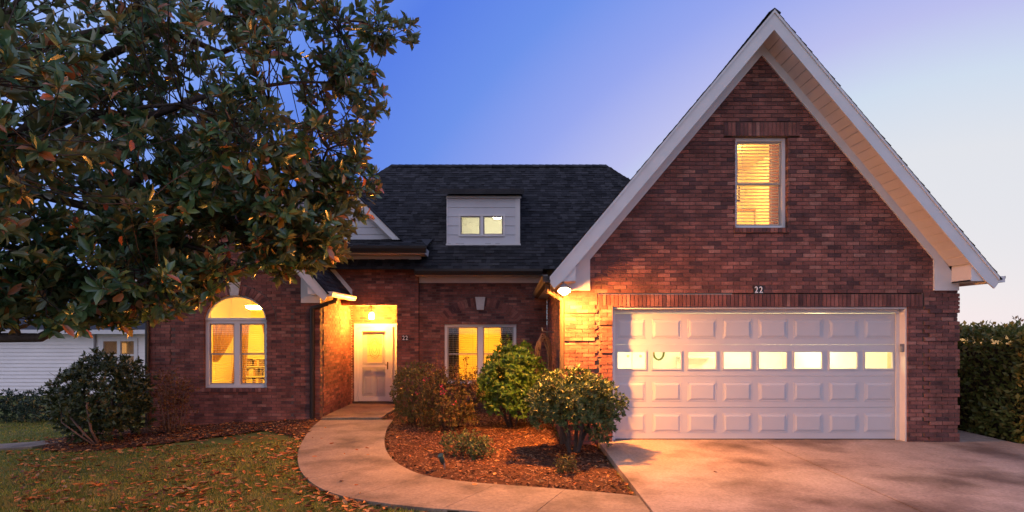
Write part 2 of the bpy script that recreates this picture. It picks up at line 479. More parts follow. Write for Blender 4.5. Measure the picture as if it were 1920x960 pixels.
drive_x = 1.47
SLOPE = lambda x, y: 0.0 if y > 9.7 else -0.0
JX = 4.27
slabs = [(drive_x, JX - 0.009, 2.0, 10.24), (JX + 0.009, 8.45, 2.0, 10.24)]
dr = empty("driveway", (4.8, 6, 0), kind="structure")
for (a, b, c, d) in slabs:
    MB().box(a, b, c, d, -0.12, 0.0).build("slab", "concrete_drive", dr)
MB().box(drive_x + .01, 8.44, 2.01, 10.2, -0.14, -0.006).build("joint", "soil", dr)
MB().slab([(7.62, 10.25), (8.45, 10.25), (8.47, 16), (7.62, 16)], -0.12, 0.004).build("side_slab", "concrete_drive", dr)
MB().slab([(8.46, 2.0), (12, 2.0), (12, 8.6), (8.9, 9.2), (8.46, 9.9)], -0.12, -0.005).build("slab", "concrete_drive", dr)

ck = MB(); cpts = []
for k in range(60):
    t_ = k / 59
    cpts.append((4.3 + 3.6 * t_, 8.35 - 0.9 * t_ + 0.10 * math.sin(k * 0.5) * noise.noise(Vector((k * .2, 0, 0))) + 0.06 * noise.noise(Vector((k * 0.33, 5, 0)))))
for a, b in zip(cpts[:-1], cpts[1:]):
    ck.quad((a[0], a[1] - .003, 0.0035), (b[0], b[1] - .003, 0.0035), (b[0], b[1] + .003, 0.0035), (a[0], a[1] + .003, 0.0035))
ck.build("crack", "soil", dr)
L_px = [(601, 786), (584, 800), (571, 818), (561, 838), (558, 855), (562, 876), (576, 896), (598, 912), (632, 926), (680, 937), (740, 946), (800, 953), (860, 958), (940, 964), (1030, 969), (1120, 973), (1216, 976)]
R_px = [(737, 786), (727, 800), (722, 815), (721, 830), (724, 843), (731, 855), (742, 866), (760, 877), (785, 888), (820, 896.5), (860, 902.5), (905, 907.5), (960, 912), (1020, 917), (1080, 922.5), (1140, 928), (1196, 934)]
Lw = [frame_px(a, b, -0.04) for a, b in L_px]
Rw = [frame_px(a, b, -0.04) for a, b in R_px]
Lw[-1] = (drive_x - 0.012, Lw[-1][1]); Rw[-1] = (drive_x - 0.012, Rw[-1][1])
for i in range(len(Lw)):
    if Lw[i][0] > drive_x - 0.012: Lw[i] = (drive_x - 0.012, Lw[i][1])
walk = empty("walkway", (Lw[8][0], Lw[8][1], -0.05), kind="structure")
def lerp2(a, b, t): return (a[0] + (b[0] - a[0]) * t, a[1] + (b[1] - a[1]) * t)
def dens(p, n=6):
    o = []
    for i in range(len(p) - 1):
        p0, p1, p2, p3 = p[max(i - 1, 0)], p[i], p[i + 1], p[min(i + 2, len(p) - 1)]
        for k in range(n):
            t = k / n
            o.append(tuple(0.5 * ((2 * p1[q]) + (-p0[q] + p2[q]) * t + (2 * p0[q] - 5 * p1[q] + 4 * p2[q] - p3[q]) * t * t + (-p0[q] + 3 * p1[q] - 3 * p2[q] + p3[q]) * t ** 3) for q in (0, 1)))
    o.append(p[-1]); return o
Ld, Rd = dens(Lw), dens(Rw)
cuts = [0, 36, 51, 69, 82, len(Ld) - 1]
for a, b in zip(cuts[:-1], cuts[1:]):
    g = 0.05
    li = Ld[a:b + 1]; ri = Rd[a:b + 1]
    li = li[:-1] + [lerp2(li[-2], li[-1], 0.90)]; ri = ri[:-1] + [lerp2(ri[-2], ri[-1], 0.90)]
    MB().slab(li + ri[::-1], lambda x, y: ground_z(x, y) - 0.06, lambda x, y: walk_z(x, y)).build("slab", "concrete", walk)
MB().slab(Ld[2:-2:2] + Rd[2:-2:2][::-1], lambda x, y: ground_z(x, y) - 0.06, lambda x, y: walk_z(x, y) - 0.012).build("joint", "soil", walk)
# porch floor
MB().box(-4.25, -2.90, 13.02, 15.58, -0.2, -0.045).build("porch_floor", "concrete", walk)
# far walk at the left
pp = [frame_px(-140, 849, -0.5), frame_px(50, 846, -0.5), frame_px(120, 842, -0.5), frame_px(112, 850, -0.5), frame_px(60, 858, -0.5), frame_px(-140, 862, -0.5)]
MB().slab(pp, -0.7, lambda x, y: ground_z(x, y) + 0.05).build("garden_path", "concrete", kind="structure")

# planting beds (mulch)
def bed(name, poly, lift, label=None):
    """mulch sheet following the ground, as a fine grid clipped to the polygon"""
    X = [p[0] for p in poly]; Y = [p[1] for p in poly]
    st = 0.12
    m = MB(); idx = {}
    ni = int((max(X) - min(X)) / st) + 2; nj = int((max(Y) - min(Y)) / st) + 2
    inside = {}
    for i in range(ni):
        for j in range(nj):
            cx, cy = min(X) + (i + .5) * st, min(Y) + (j + .5) * st
            if not in_poly(cx, cy, poly): continue
            q = []
            for a, b in ((0, 0), (1, 0), (1, 1), (0, 1)):
                k = (i + a, j + b)
                if k not in idx:
                    x, y = min(X) + k[0] * st, min(Y) + k[1] * st
                    e = edge_dist(x, y, poly)
                    z = ground_z(x, y) + min(lift, 0.015 + e * 0.25) + 0.018 * noise.noise(Vector((x * 3, y * 3, 0)))
                    idx[k] = len(m.v); m.v.append((x, y, z))
                q.append(idx[k])
            m.f.append(tuple(q))
    return m.build(name, "bark_mulch_ground", kind="structure", smooth=True)
def in_poly(x, y, poly):
    c = False; n = len(poly); j = n - 1
    for i in range(n):
        if (poly[i][1] > y) != (poly[j][1] > y) and x < (poly[j][0] - poly[i][0]) * (y - poly[i][1]) / (poly[j][1] - poly[i][1]) + poly[i][0]:
            c = not c
        j = i
    return c
def edge_dist(x, y, poly):
    d = 9e9
    for i in range(len(poly)):
        (x1, y1), (x2, y2) = poly[i], poly[(i + 1) % len(poly)]
        t = max(0, min(1, ((x - x1) * (x2 - x1) + (y - y1) * (y2 - y1)) / ((x2 - x1) ** 2 + (y2 - y1) ** 2 + 1e-12)))
        d = min(d, math.hypot(x - x1 - t * (x2 - x1), y - y1 - t * (y2 - y1)))
    return d
walk_poly = Ld + Rd[::-1]
bed_main = [p for p in Rd] + [(drive_x - 0.02, 10.1), (0.86, 9.97), (0.86, 14.7), (-2.3, 14.72), (-2.86, 14.5), (-2.88, 13.0)]
bl = [frame_px(a, b, -0.28) for a, b in [(85, 846), (170, 849), (250, 845), (340, 838), (430, 829), (500, 822)]] + [frame_px(545, 818, -0.1), frame_px(566, 826, -0.08)]
bed_left = bl + [p for p in Ld[:19]][::-1] + [(-4.27, 13.02), (-8.15, 13.02), (-9.2, 12.9), (-9.4, 11.6)]
bed("mulch_bed", bed_main, 0.05)
bed("mulch_bed", bed_left, 0.05)

# ------------------------------------------------------------------ the house
house = empty("brick_house", (0, 13, 0), "red brick house with steep front gable, white trim and lit windows at dusk", "house")
CH, JT, BL = 0.0677, 0.0125, 0.2137
def wall_frame(kind, base):
    if kind == 'front':
        return lambda u, d, z: (u, base + d, z)
    if kind == 'right':      # faces +x, u runs along +y
        return lambda u, d, z: (base - d, u, z)
    return lambda u, d, z: (base + d, u, z)   # 'left' faces -x

def lay_wall(name, kind, base, u0, u1, z0, z1, openings=(), top=None, quoins=(), proud_rows=(), thick=0.2, keep=0, zq=9e9, extra=None, label=None):
    """A wall: a mortar body with every brick a piece of its own on it. Returns (wall, brick boxes)."""
    T = wall_frame(kind, base)
    nrow = int(math.ceil((z1 - z0) / CH))
    mortar = MB(); bricks = []
    for r in range(nrow):
        za, zb = z0 + r * CH, min(z0 + (r + 1) * CH, z1)
        zm = (za + zb) / 2
        lo, hi = u0, u1
        if top:
            t = top(zm)
            if t is None: continue
            lo, hi = max(lo, t[0]), min(hi, t[1])
        iv = [(lo, hi)] if hi > lo else []
        for op in openings:
            c = op(zm)
            if not c: continue
            nv = []
            for a, b in iv:
                if c[1] <= a or c[0] >= b: nv.append((a, b)); continue
                if c[0] > a: nv.append((a, c[0]))
                if c[1] < b: nv.append((c[1], b))
            iv = nv
        off = (r % 2) * BL / 2
        for a, b in iv:
            if b - a < 0.02: continue
            e = 0.003
            p, q = T(a + e, 0.011, za), T(b - e, thick, zb)
            mortar.box(p[0], q[0], p[1], q[1], p[2], q[2])
            k = math.floor((a - u0 - off) / BL)
            x = u0 + off + k * BL
            while x < b - 1e-6:
                ba, bb = max(a, x), min(b, x + BL - JT)
                x += BL
                if bb - ba < 0.025: continue
                pr = 0.0; eu0 = eu1 = 0.0
                for (qa, qb, zt, z_lo, wrap) in quoins:
                    if zm < zt and zm > z_lo:
                        row = int((zt - zm) / CH)
                        if row % 7 < 5:
                            m0 = max(ba, qa); m1 = min(bb, qb)
                            if m1 - m0 > (bb - ba) * 0.5:
                                pr = 0.022
                                if wrap and abs(bb - b) < 1e-4 and wrap > 0: eu1 = 0.022
                                if wrap and abs(ba - a) < 1e-4 and wrap < 0: eu0 = 0.022
                                ba = max(ba, qa); bb = min(bb, qb)
                bricks.append([ba - eu0, bb + eu1, za + JT / 2, zb - JT / 2, -pr + random.uniform(-.0025, .0025), 0.10, None])
                if pr:
                    p, q = T(ba - 0.004, -pr + 0.008, za), T(bb + 0.004, 0.02, zb)
                    mortar.box(p[0], q[0], p[1], q[1], p[2], q[2])
    wall = mortar.build(name, "mortar", house, label=label)
    if extra: bricks += extra
    def bx(b, mb):
        if b[6] is not None:
            fr, bk = b[6]
            mb.hexa([T(u, b[4], z) for u, z in fr], [T(u, b[5], z) for u, z in fr]); return
        p, q = T(b[0], b[4], b[2]), T(b[1], b[5], b[3])
        mb.box(p[0], q[0], p[1], q[1], p[2], q[2])
    single = []
    rest = bricks
    if keep:
        order = sorted(range(len(bricks)), key=lambda i: -(bricks[i][1] - bricks[i][0]) * (bricks[i][3] - bricks[i][2]) if bricks[i][6] is None and visible_brick(bricks[i]) else 0)
        ks = set(order[:keep])
        single = [bricks[i] for i in range(len(bricks)) if i in ks]
        rest = [bricks[i] for i in range(len(bricks)) if i not in ks]
    cache = {}
    for b in single:
        c = T((b[0] + b[1]) / 2, (b[4] + b[5]) / 2, (b[2] + b[3]) / 2)
        key = (round(b[1] - b[0], 3), round(b[3] - b[2], 3), round(b[5] - b[4], 2))
        if key not in cache:
            w, h, d = key; mm = MB()
            ch = 0.003
            mm.box(-w / 2, w / 2, -d / 2, d / 2, -h / 2, h / 2)
            cache[key] = mm.mesh("brick"); cache[key].materials.append(M["brick_clay"])
        o = bpy.data.objects.new("brick", cache[key]); COL.objects.link(o)
        o.parent = wall
        o.matrix_parent_inverse = Matrix.Identity(4)
        o.location = Vector(c) 
    mb = MB()
    for b in rest: bx(b, mb)
    mb.build("brickwork", "brick_clay", wall, kind="stuff")
    return wall, len(bricks)

def visible_brick(b):
    return b[1] - b[0] > 0.05
def rect_open(a, b, z0, z1):
    return lambda z: (a, b) if z0 < z < z1 else None

def soldier(u0, u1, z0, z1, proud, pitch=CH):
    n = max(1, round((u1 - u0) / pitch)); w = (u1 - u0) / n
    return [[u0 + i * w + JT / 2, u0 + (i + 1) * w - JT / 2, z0, z1, -proud + random.uniform(-.002, .002), 0.10, None] for i in range(n)]

def arch_bricks(cx, cz, r0x, r0z, r1x, r1z, a0, a1, n, proud):
    """voussoirs between two elliptic arcs"""
    out = []
    for i in range(n):
        t0 = a0 + (a1 - a0) * (i + 0.07) / n; t1 = a0 + (a1 - a0) * (i + 0.93) / n
        P = lambda t, rx, rz: (cx + rx * math.cos(t), cz + rz * math.sin(t))
        q = [P(t0, r0x, r0z), P(t0, r1x, r1z), P(t1, r1x, r1z), P(t1, r0x, r0z)]
        ar = sum(q[k][0] * q[(k + 1) % 4][1] - q[(k + 1) % 4][0] * q[k][1] for k in range(4))
        if ar > 0: q = q[::-1]
        out.append([0, 0, 0, 0, -proud + random.uniform(-.002, .002), 0.10, (q, None)])
    return out

# --- front gable (garage) wall
GD = 9.95
GX0, GX1, GC = 0.878, 7.557, 4.23
OPX0, OPX1, OPZ = 1.70, 6.715, 2.29
FD, HW, APEX, SL = 9.46, 3.61, 7.06, 1.19
FASC = 0.32
def rake_z(x): return APEX - SL * abs(x - GC)
UW = (3.79, 4.68, 3.63, 5.185)
g_top = lambda z: None if z > 6.7 else ((GX0, GX1) if z < 2.75 else (GC - (6.72 - z) / SL, GC + (6.72 - z) / SL))
g_open = [rect_open(OPX0, OPX1, -1, OPZ), rect_open(1.46, 6.955, OPZ, 2.505), rect_open(UW[0], UW[1], UW[2], UW[3]),
          rect_open(UW[0] - 0.2, UW[1] + 0.2, UW[3], UW[3] + 0.235), rect_open(UW[0] - 0.02, UW[1] + 0.02, UW[2] - 0.085, UW[2]),
          rect_open(4.105, 4.265, 2.51, 2.513)]
g_extra = soldier(1.46, 6.955, OPZ + 0.004, 2.500, 0.018) + soldier(UW[0] - 0.2, UW[1] + 0.2, UW[3] + 0.005, UW[3] + 0.23, 0.012) + soldier(UW[0] - 0.02, UW[1] + 0.02, UW[2] - 0.082, UW[2] - 0.004, 0.03)
gw, nb1 = lay_wall("wall", 'front', GD, GX0, GX1, -0.12, 6.72, g_open, g_top,
        quoins=[(GX0, 1.44, 2.505, -0.2, -1), (6.985, GX1, 2.505, -0.2, 1), (1.485, OPX0 + .01, 2.29, -9, 0)], extra=g_extra, keep=300, label="brick wall of the tall front gable with soldier course over the garage door")
mm = MB()
mm.box(1.46, 6.955, GD - 0.008, GD + 0.2, OPZ, 2.505); mm.box(UW[0] - 0.2, UW[1] + 0.2, GD - 0.002, GD + 0.2, UW[3], UW[3] + 0.235); mm.box(UW[0] - 0.02, UW[1] + 0.02, GD - 0.02, GD + 0.2, UW[2] - 0.085, UW[2] - 0.001)
mm.build("mortar_bed", "mortar", gw)
# garage left side wall (faces the window bay)
lay_wall("wall", 'left', GX0, GD + 0.205, 14.75, -0.12, 2.72)
# right side wall
lay_wall("wall", 'right', GX1, GD + 0.205, 13.0, -0.12, 2.72)

# --- left wing
WD, WX0, WX1 = 13.0, -8.10, -4.255
LW = (-6.835, -5.44, 0.615, 2.12)
LCX, LRX, LRZ = (LW[0] + LW[1]) / 2, 0.690, 0.56
def arch_open(cx, cz, rx, rz):
    return lambda z: (cx - rx * math.sqrt(1 - ((z - cz) / rz) ** 2), cx + rx * math.sqrt(1 - ((z - cz) / rz) ** 2)) if 0 <= z - cz < rz else None
WGC, WHW, WAP, WSL = (WX0 + WX1) / 2, 2.22, 5.34, 1.18
w_open = [rect_open(LW[0], LW[1], LW[2], LW[3]), arch_open(LCX, LW[3], LRX + 0.215, LRZ + 0.215), rect_open(LW[0] - 0.03, LW[1] + 0.03, LW[2] - 0.085, LW[2])]
w_extra = arch_bricks(LCX, LW[3], LRX, LRZ, LRX + 0.205, LRZ + 0.205, 0, math.pi, 30, 0.012) + soldier(LW[0] - 0.03, LW[1] + 0.03, LW[2] - 0.082, LW[2] - 0.004, 0.03)
ww, nb2 = lay_wall("wall", 'front', WD, WX0, WX1, -0.42, 5.0, w_open, lambda z: (WX0, WX1) if z < 2.6 else (WGC - (5.0 - z) / WSL, WGC + (5.0 - z) / WSL),
         quoins=[(-4.83, WX1, 2.40, -0.3, 1), (WX0, -7.56, 2.40, -0.3, -1)], extra=w_extra)
am = MB()
ns = 24
for i in range(ns):
    t0, t1 = math.pi * i / ns, math.pi * (i + 1) / ns
    c = lambda t, r: (LCX + (LRX + r) * math.cos(t), LW[3] + (LRZ + r) * math.sin(t))
    q = [c(t0, 0.003), c(t0, 0.23), c(t1, 0.23), c(t1, 0.003)][::-1]
    am.hexa([(x, WD - 0.003, z) for x, z in q], [(x, WD + 0.2, z) for x, z in q])
am.box(LW[0] - 0.03, LW[1] + 0.03, WD - 0.02, WD + 0.2, LW[2] - 0.085, LW[2] - 0.001)
am.build("arch_mortar", "mortar", ww)
MB().prism([(LCX - 0.085, LW[3] + LRZ - 0.02), (LCX + 0.085, LW[3] + LRZ - 0.02), (LCX + 0.13, LW[3] + LRZ + 0.29), (LCX - 0.13, LW[3] + LRZ + 0.29)], WD - 0.045, WD + 0.05).build("keystone", "keystone", ww)
# wing side wall, facing the porch
lay_wall("wall", 'right', WX1, WD + 0.205, 15.6, -0.12, 2.75, quoins=[(13.2, 13.62, 2.40, -0.3, 0)])

# --- entry block and porch recess
ED, EX0, EX1 = 14.62, -5.2, -2.33
PX0, PX1, PZ, PD = -4.255, -2.874, 2.545, 15.6
e_open = [rect_open(EX0, PX1, -1, PZ)]
lay_wall("wall", 'front', ED, EX0, EX1, -0.12, 3.60, e_open, thick=0.2)
DR = (-4.19, -3.05, -0.045, 2.07)
lay_wall("wall", 'front', PD, PX0, PX1 + 0.35, -0.12, PZ, [rect_open(DR[0], DR[1], -1, DR[3])])
lay_wall("wall", 'left', PX1, ED + 0.205, PD, -0.12, PZ)
MB().box(PX0 - .1, PX1 + 0.3, ED + 0.2, PD + 0.3, PZ, PZ + 0.05).build("porch_ceiling", "white_trim", house)
MB().box(PX0, PX1 - 0.0, ED + 0.003, ED + 0.2, PZ - 0.006, PZ + 0.02).build("lintel", "downspout_brown", house)

# --- window bay wall
BD, BX0, BX1 = 14.75, -2.33, 0.878
BW = (-1.70, 0.107, 0.55, 2.05)
BAC = (BW[0] + BW[1]) / 2
# segmental arch: circle through the springing points
span, rise = (BW[1] - BW[0]) / 2 + 0.02, 0.42
Rc = (span * span + rise * rise) / (2 * rise); cz = BW[3] + 0.04 + rise - Rc
ah = math.asin(span / Rc)
def seg_open(z):
    out = None
    ro = Rc + 0.21; ri = Rc
    h = z - cz
    if h <= 0 or h >= ro or z < BW[3] + 0.03: return None
    return (BAC - math.sqrt(ro * ro - h * h), BAC + math.sqrt(ro * ro - h * h)) if abs(math.sqrt(ro * ro - h * h)) < span + 0.16 else None
arch_b = arch_bricks(BAC, cz, Rc, Rc, Rc + 0.205, Rc + 0.205, math.pi / 2 - ah, math.pi / 2 + ah, 28, 0.012)
bw, nb4 = lay_wall("wall", 'front', BD, BX0, BX1, -0.12, 3.4, [rect_open(BW[0], BW[1], BW[2], BW[3]), rect_open(BW[0] - 0.03, BW[1] + 0.03, BW[2] - 0.085, BW[2])],
         extra=arch_b + soldier(BW[0] - 0.03, BW[1] + 0.03, BW[2] - 0.082, BW[2] - 0.004, 0.03))
MB().prism([(BAC - 0.085, BW[3] + 0.36), (BAC + 0.085, BW[3] + 0.36), (BAC + 0.125, BW[3] + 0.68), (BAC - 0.125, BW[3] + 0.68)], BD - 0.05, BD + 0.05).build("keystone", "keystone", bw)


# ------------------------------------------------------------------ gable trims of the front gable
gt = empty_part = None
def part_empty(name, loc):
    o = bpy.data.objects.new(name, None); COL.objects.link(o); o.empty_display_size = 0.1
    o.parent = house; o.matrix_parent_inverse = Matrix.Translation(WORLD_LOC["brick_house"]).inverted()
    o.location = loc; WORLD_LOC[o.name] = Vector(loc)
    return o
def rake_trim(cx, hw, apex, sl, fd, wd, fasc, zsoff, frx, zfr, parent_name, back):
    """fascia boards, frieze boards, soffit panels, cornice returns of a front gable"""
    for s in (-1, 1):
        # fascia board: parallelogram
        zt = lambda o: apex - sl * o
        MB().prism([(cx, zt(0)), (cx + s * hw, zt(hw)), (cx + s * hw, zt(hw) - 0.12), (cx + s * (hw - (fasc - 0.12) / sl * 0.35), zt(hw) - fasc * 0.62), (cx + s * (hw - 0.22), zt(hw - 0.22) - fasc), (cx, zt(0) - fasc)], fd, fd + 0.028).build("fascia_board", "white_trim", house)
        # thin drip edge strip under the shingles
        MB().prism([(cx, zt(0) + 0.004), (cx + s * (hw + .012), zt(hw + .012) + 0.004), (cx + s * (hw + .012), zt(hw + .012) - 0.05), (cx, zt(0) - 0.05)], fd - 0.018, fd - 0.002).build("drip_edge", "white_trim", house)
        # frieze board on the wall
        ft = apex - fasc
        MB().prism([(cx, ft), (cx + s * frx, ft - sl * frx), (cx + s * frx, ft - sl * frx - 0.19), (cx, ft - 0.19)], wd - 0.030, wd + 0.01).build("frieze_board", "white_trim", house)
        xo = cx + s * (hw - 0.28)
        MB().prism([(cx + s * (frx - 0.14), ft - sl * frx + 0.0), (cx + s * frx, ft - sl * frx + 0.0), (xo, zsoff + 0.02), (xo, zfr), (cx + s * (frx - 0.14), zfr)], wd - 0.032, wd + 0.008).build("frieze_board", "white_trim", house)
        # soffit: separate panels with open joints
        so = part_empty("soffit", (cx + s * hw / 2, (fd + wd) / 2, apex - sl * hw / 2))
        n = 30; L = frx + 0.12; 
        me_cache = None
        for k in range(n):
            a, b = L * k / n + (0.004 if k else 0.0), L * (k + 1) / n - 0.004
            z0, z1 = ft - sl * a, ft - sl * b
            p = MB().prism([(cx + s * a, z0), (cx + s * b, z1), (cx + s * b, z1 + 0.012), (cx + s * a, z0 + 0.012)], fd + 0.03, wd - 0.004)
            p.build("soffit_panel", "soffit_vinyl", so)
        # boxed return
        xi = cx + s * (frx + 0.15)
        zr = apex - sl * (frx + 0.15) - fasc
        xe = cx + s * (hw + 0.0)
        rt = MB()
        rt.prism([(xi, zsoff), (cx + s * (hw - 0.06), zsoff), (cx + s * (hw - 0.06), zt(hw - 0.06) - 0.10), (xi, zr + 0.10)], fd + 0.032, fd + 0.05)
        rt.box(xi, xi + s * 0.02, fd + 0.05, wd - 0.035, zsoff, zr + 0.06)
        rt.box(xi, xe - s * 0.02, fd + 0.05, back, zsoff, zsoff + 0.02)
        rt.build("cornice_return", "white_trim", house)
rake_trim(GC, HW, APEX, SL, FD, GD, FASC, 2.69, 3.05, 2.565, "front", 16.0)
rake_trim(WGC, WHW, WAP, WSL, WD - 0.48, WD, FASC, 2.66, 1.65, 2.50, "wing", WD + 1.5)

# ------------------------------------------------------------------ roofs with shingles laid piece by piece
def shingle_plane(O, U, Vv, Nn, poly, parent, expo=0.125, tab=0.17, skip=None, name="shingle_courses"):
    """O origin, U along the eave, V up the slope, N outward; poly in (u, v); each tab its own wedge; returns mesh object (stuff)"""
    O, U, Vv, Nn = Vector(O), Vector(U).normalized(), Vector(Vv).normalized(), Vector(Nn).normalized()
    vmin, vmax = min(p[1] for p in poly), max(p[1] for p in poly)
    def row(v):
        X = []
        n = len(poly)
        for i in range(n):
            (ua, va), (ub, vb) = poly[i], poly[(i + 1) % n]
            if (va <= v) != (vb <= v):
                X.append(ua + (v - va) / (vb - va) * (ub - ua))
        return (min(X), max(X)) if len(X) >= 2 else None
    mb = MB()
    nr = int((vmax - vmin) / expo) + 1
    for r in range(nr):
        v0 = vmin + r * expo; v1 = min(v0 + expo * 1.12, vmax - 1e-4)
        if v1 <= v0 + 0.01: continue
        i0, i1 = row(v0 + 1e-4), row(v1 - 1e-4)
        if not i0 or not i1: continue
        u = i0[0] - random.uniform(0, tab)
        while u < i0[1]:
            w = tab * random.uniform(0.55, 1.4)
            a0, b0 = max(u, i0[0]), min(u + w - 0.004, i0[1])
            a1, b1 = max(u, i1[0]), min(u + w - 0.004, i1[1])
            uu = u; u += w
            if b0 - a0 < 0.01 and b1 - a1 < 0.01: continue
            a0, b0 = min(a0, b0), max(a0, b0)
            a1, b1 = min(a1, b1), max(a1, b1)
            if skip and skip((a0 + b0) / 2, (v0 + v1) / 2): continue
            h = random.choice((0.010, 0.013, 0.020)); j = random.uniform(-.008, .004)
            P = lambda q, v, n: O + U * q + Vv * v + Nn * n
            mb.hexa([P(a0, v0 + j, 0.0), P(b0, v0 + j, 0.0), P(b1, v1, 0.0), P(a1, v1, 0.0)], [P(a0, v0 + j, h), P(b0, v0 + j, h), P(b1, v1, 0.004), P(a1, v1, 0.004)])
    return mb.build(name, "shingle_dark", parent, kind="stuff")

# main hip roof (45 degree pitch)
EZ, EY, RY, RZ = 3.38, 14.3, 17.83, 6.91
RX0, RX1, HX0, HX1 = -3.65, 2.84, -7.18, 6.37
DM = (-1.667, 0.205, 15.03, 4.11, 5.27)           # dormer x0, x1, y, z0, z1
hole = (DM[0] + 0.05, DM[1] - 0.05, DM[2] + 0.05, 16.2)
deck = MB()
zr = lambda y: EZ + (y - EY)
deck.quad((HX0, EY, EZ), (HX1, EY, EZ), (HX1 - (hole[2] - EY), hole[2], zr(hole[2])), (HX0 + (hole[2] - EY), hole[2], zr(hole[2])))
deck.quad((HX0 + (hole[2] - EY), hole[2], zr(hole[2])), (hole[0], hole[2], zr(hole[2])), (hole[0], hole[3], zr(hole[3])), (HX0 + (hole[3] - EY), hole[3], zr(hole[3])))
deck.quad((hole[1], hole[2], zr(hole[2])), (HX1 - (hole[2] - EY), hole[2], zr(hole[2])), (HX1 - (hole[3] - EY), hole[3], zr(hole[3])), (hole[1], hole[3], zr(hole[3])))
deck.quad((HX0 + (hole[3] - EY), hole[3], zr(hole[3])), (HX1 - (hole[3] - EY), hole[3], zr(hole[3])), (RX1, RY, RZ), (RX0, RY, RZ))
BYk = 2 * RY - EY
deck.quad((HX1, BYk, EZ), (HX0, BYk, EZ), (RX0, RY, RZ), (RX1, RY, RZ))
deck.f.append((len(deck.v), len(deck.v) + 1, len(deck.v) + 2)); deck.v += [(HX0, BYk, EZ), (HX0, EY, EZ), (RX0, RY, RZ)]
deck.f.append((len(deck.v), len(deck.v) + 1, len(deck.v) + 2)); deck.v += [(HX1, EY, EZ), (HX1, BYk, EZ), (RX1, RY, RZ)]
roof = deck.build("roof", "roof_deck", house, label="dark shingled hip roof behind the dormer")
s2 = math.sqrt(2)
SLn = (RY - EY) * s2
shingle_plane((0, EY, EZ + .002), (1, 0, 0), (0, 1, 1), (0, -1, 1), [(HX0, 0), (HX1, 0), (RX1, SLn), (RX0, SLn)], roof,
              skip=lambda u, v: DM[0] - 0.02 < u < DM[1] + 0.02 and (DM[2] + 0.03 - EY) * s2 < v < (16.55 - EY) * s2 and False or (DM[0] + 0.03 < u < DM[1] - 0.03 and (DM[2] + 0.05 - EY) * s2 < v < (16.2 - EY) * s2))
shingle_plane((HX1, 0, EZ), (0, 1, 0), (-1, 0, 1), (1, 0, 1), [(EY, 0), (BYk, 0), (RY, SLn)], roof, expo=0.2, tab=0.4)
shingle_plane((HX0, 0, EZ), (0, -1, 0), (1, 0, 1), (-1, 0, 1), [(-EY, 0), (-BYk, 0), (-RY, SLn)], roof, expo=0.2, tab=0.4)
# ridge and hip caps
def cap_run(a, b, n, w, parent):
    a, b = Vector(a), Vector(b); d = (b - a); dn = d.normalized(); side = dn.cross(Vector((0, 0, 1))).normalized(); up = side.cross(dn)
    m = MB()
    for k in range(n):
        p, q = a + d * (k / n), a + d * ((k + 1.15) / n)
        m.hexa([p - side * w - up * w * .7, q - side * w - up * w * .7, q + up * 0.0, p + up * 0.0], [p - side * w - up * (w * .7 - .02), q - side * w - up * (w * .7 - .012), q + up * 0.012, p + up * 0.024])
        m.hexa([p, q, q + side * w - up * w * .7, p + side * w - up * w * .7], [p + up * 0.024, q + up * 0.012, q + side * w - up * (w * .7 - .012), p + side * w - up * (w * .7 - .02)])
    return m.build("ridge_cap", "shingle_dark", parent)
cap_run((RX0, RY, RZ + 0.01), (RX1, RY, RZ + 0.01), 32, 0.13, roof)
cap_run((RX1, RY, RZ + 0.01), (HX1, EY, EZ), 30, 0.12, roof)
cap_run((RX0, RY, RZ + 0.01), (HX0, EY, EZ), 30, 0.12, roof)

# front gable roof
GB = 20.0
gd_ = MB()
ex = HW + 0.03
for s in (-1, 1):
    p = [(GC, APEX), (GC + s * ex, APEX - SL * ex), (GC + s * ex, APEX - SL * ex - 0.03), (GC, APEX - 0.03)]
    gd_.prism(p, FD + 0.001, GB)
groof = gd_.build("roof", "roof_deck", house, label="steep dark shingled roof over the garage gable")
cs = 1 / math.sqrt(1 + SL * SL)
for s in (-1, 1):
    Lr = ex / cs
    shingle_plane((GC + s * (ex + .02), 0, APEX - SL * (ex + .02) + .003), (0, s, 0), (-s * cs, 0, SL * cs), (s * SL * cs, 0, cs),
                  [(s * (FD - 0.022), 0), (s * GB, 0), (s * GB, Lr + .03), (s * (FD - 0.022), Lr + .03)], groof, expo=0.14, tab=0.3)
cap_run((GC, FD - 0.015, APEX + .004), (GC, GB, APEX + .004), 50, 0.10, groof)

# wing gable roof
wr = MB()
wex = WHW + 0.03
for s in (-1, 1):
    wr.prism([(WGC, WAP), (WGC + s * wex, WAP - WSL * wex), (WGC + s * wex, WAP - WSL * wex - 0.03), (WGC, WAP - 0.03)], WD - 0.5, 14.61 if s > 0 else 16.5)
wroof = wr.build("roof", "roof_deck", house, label="dark shingled roof over the arched window wing")
csw = 1 / math.sqrt(1 + WSL * WSL)
for s in (-1, 1):
    Lr = wex / csw; yb = 14.60 if s > 0 else 16.5
    shingle_plane((WGC + s * (wex + .02), 0, WAP - WSL * (wex + .02) + .003), (0, s, 0), (-s * csw, 0, WSL * csw), (s * WSL * csw, 0, csw),
                  [(s * (WD - 0.52), 0), (s * yb, 0), (s * yb, Lr + .03), (s * (WD - 0.52), Lr + .03)], wroof, expo=0.14, tab=0.3)
# white flashing board where the wing roof meets the entry wall
fz = lambda x: WAP - WSL * (x - WGC)
MB().prism([(-5.2, fz(-5.2) + 0.16), (-3.98, fz(-3.98) + 0.16), (-3.98, fz(-3.98) + 0.02), (-5.2, fz(-5.2) + 0.02)], ED - 0.035, ED - 0.004).build("rake_flashing", "white_trim", house)

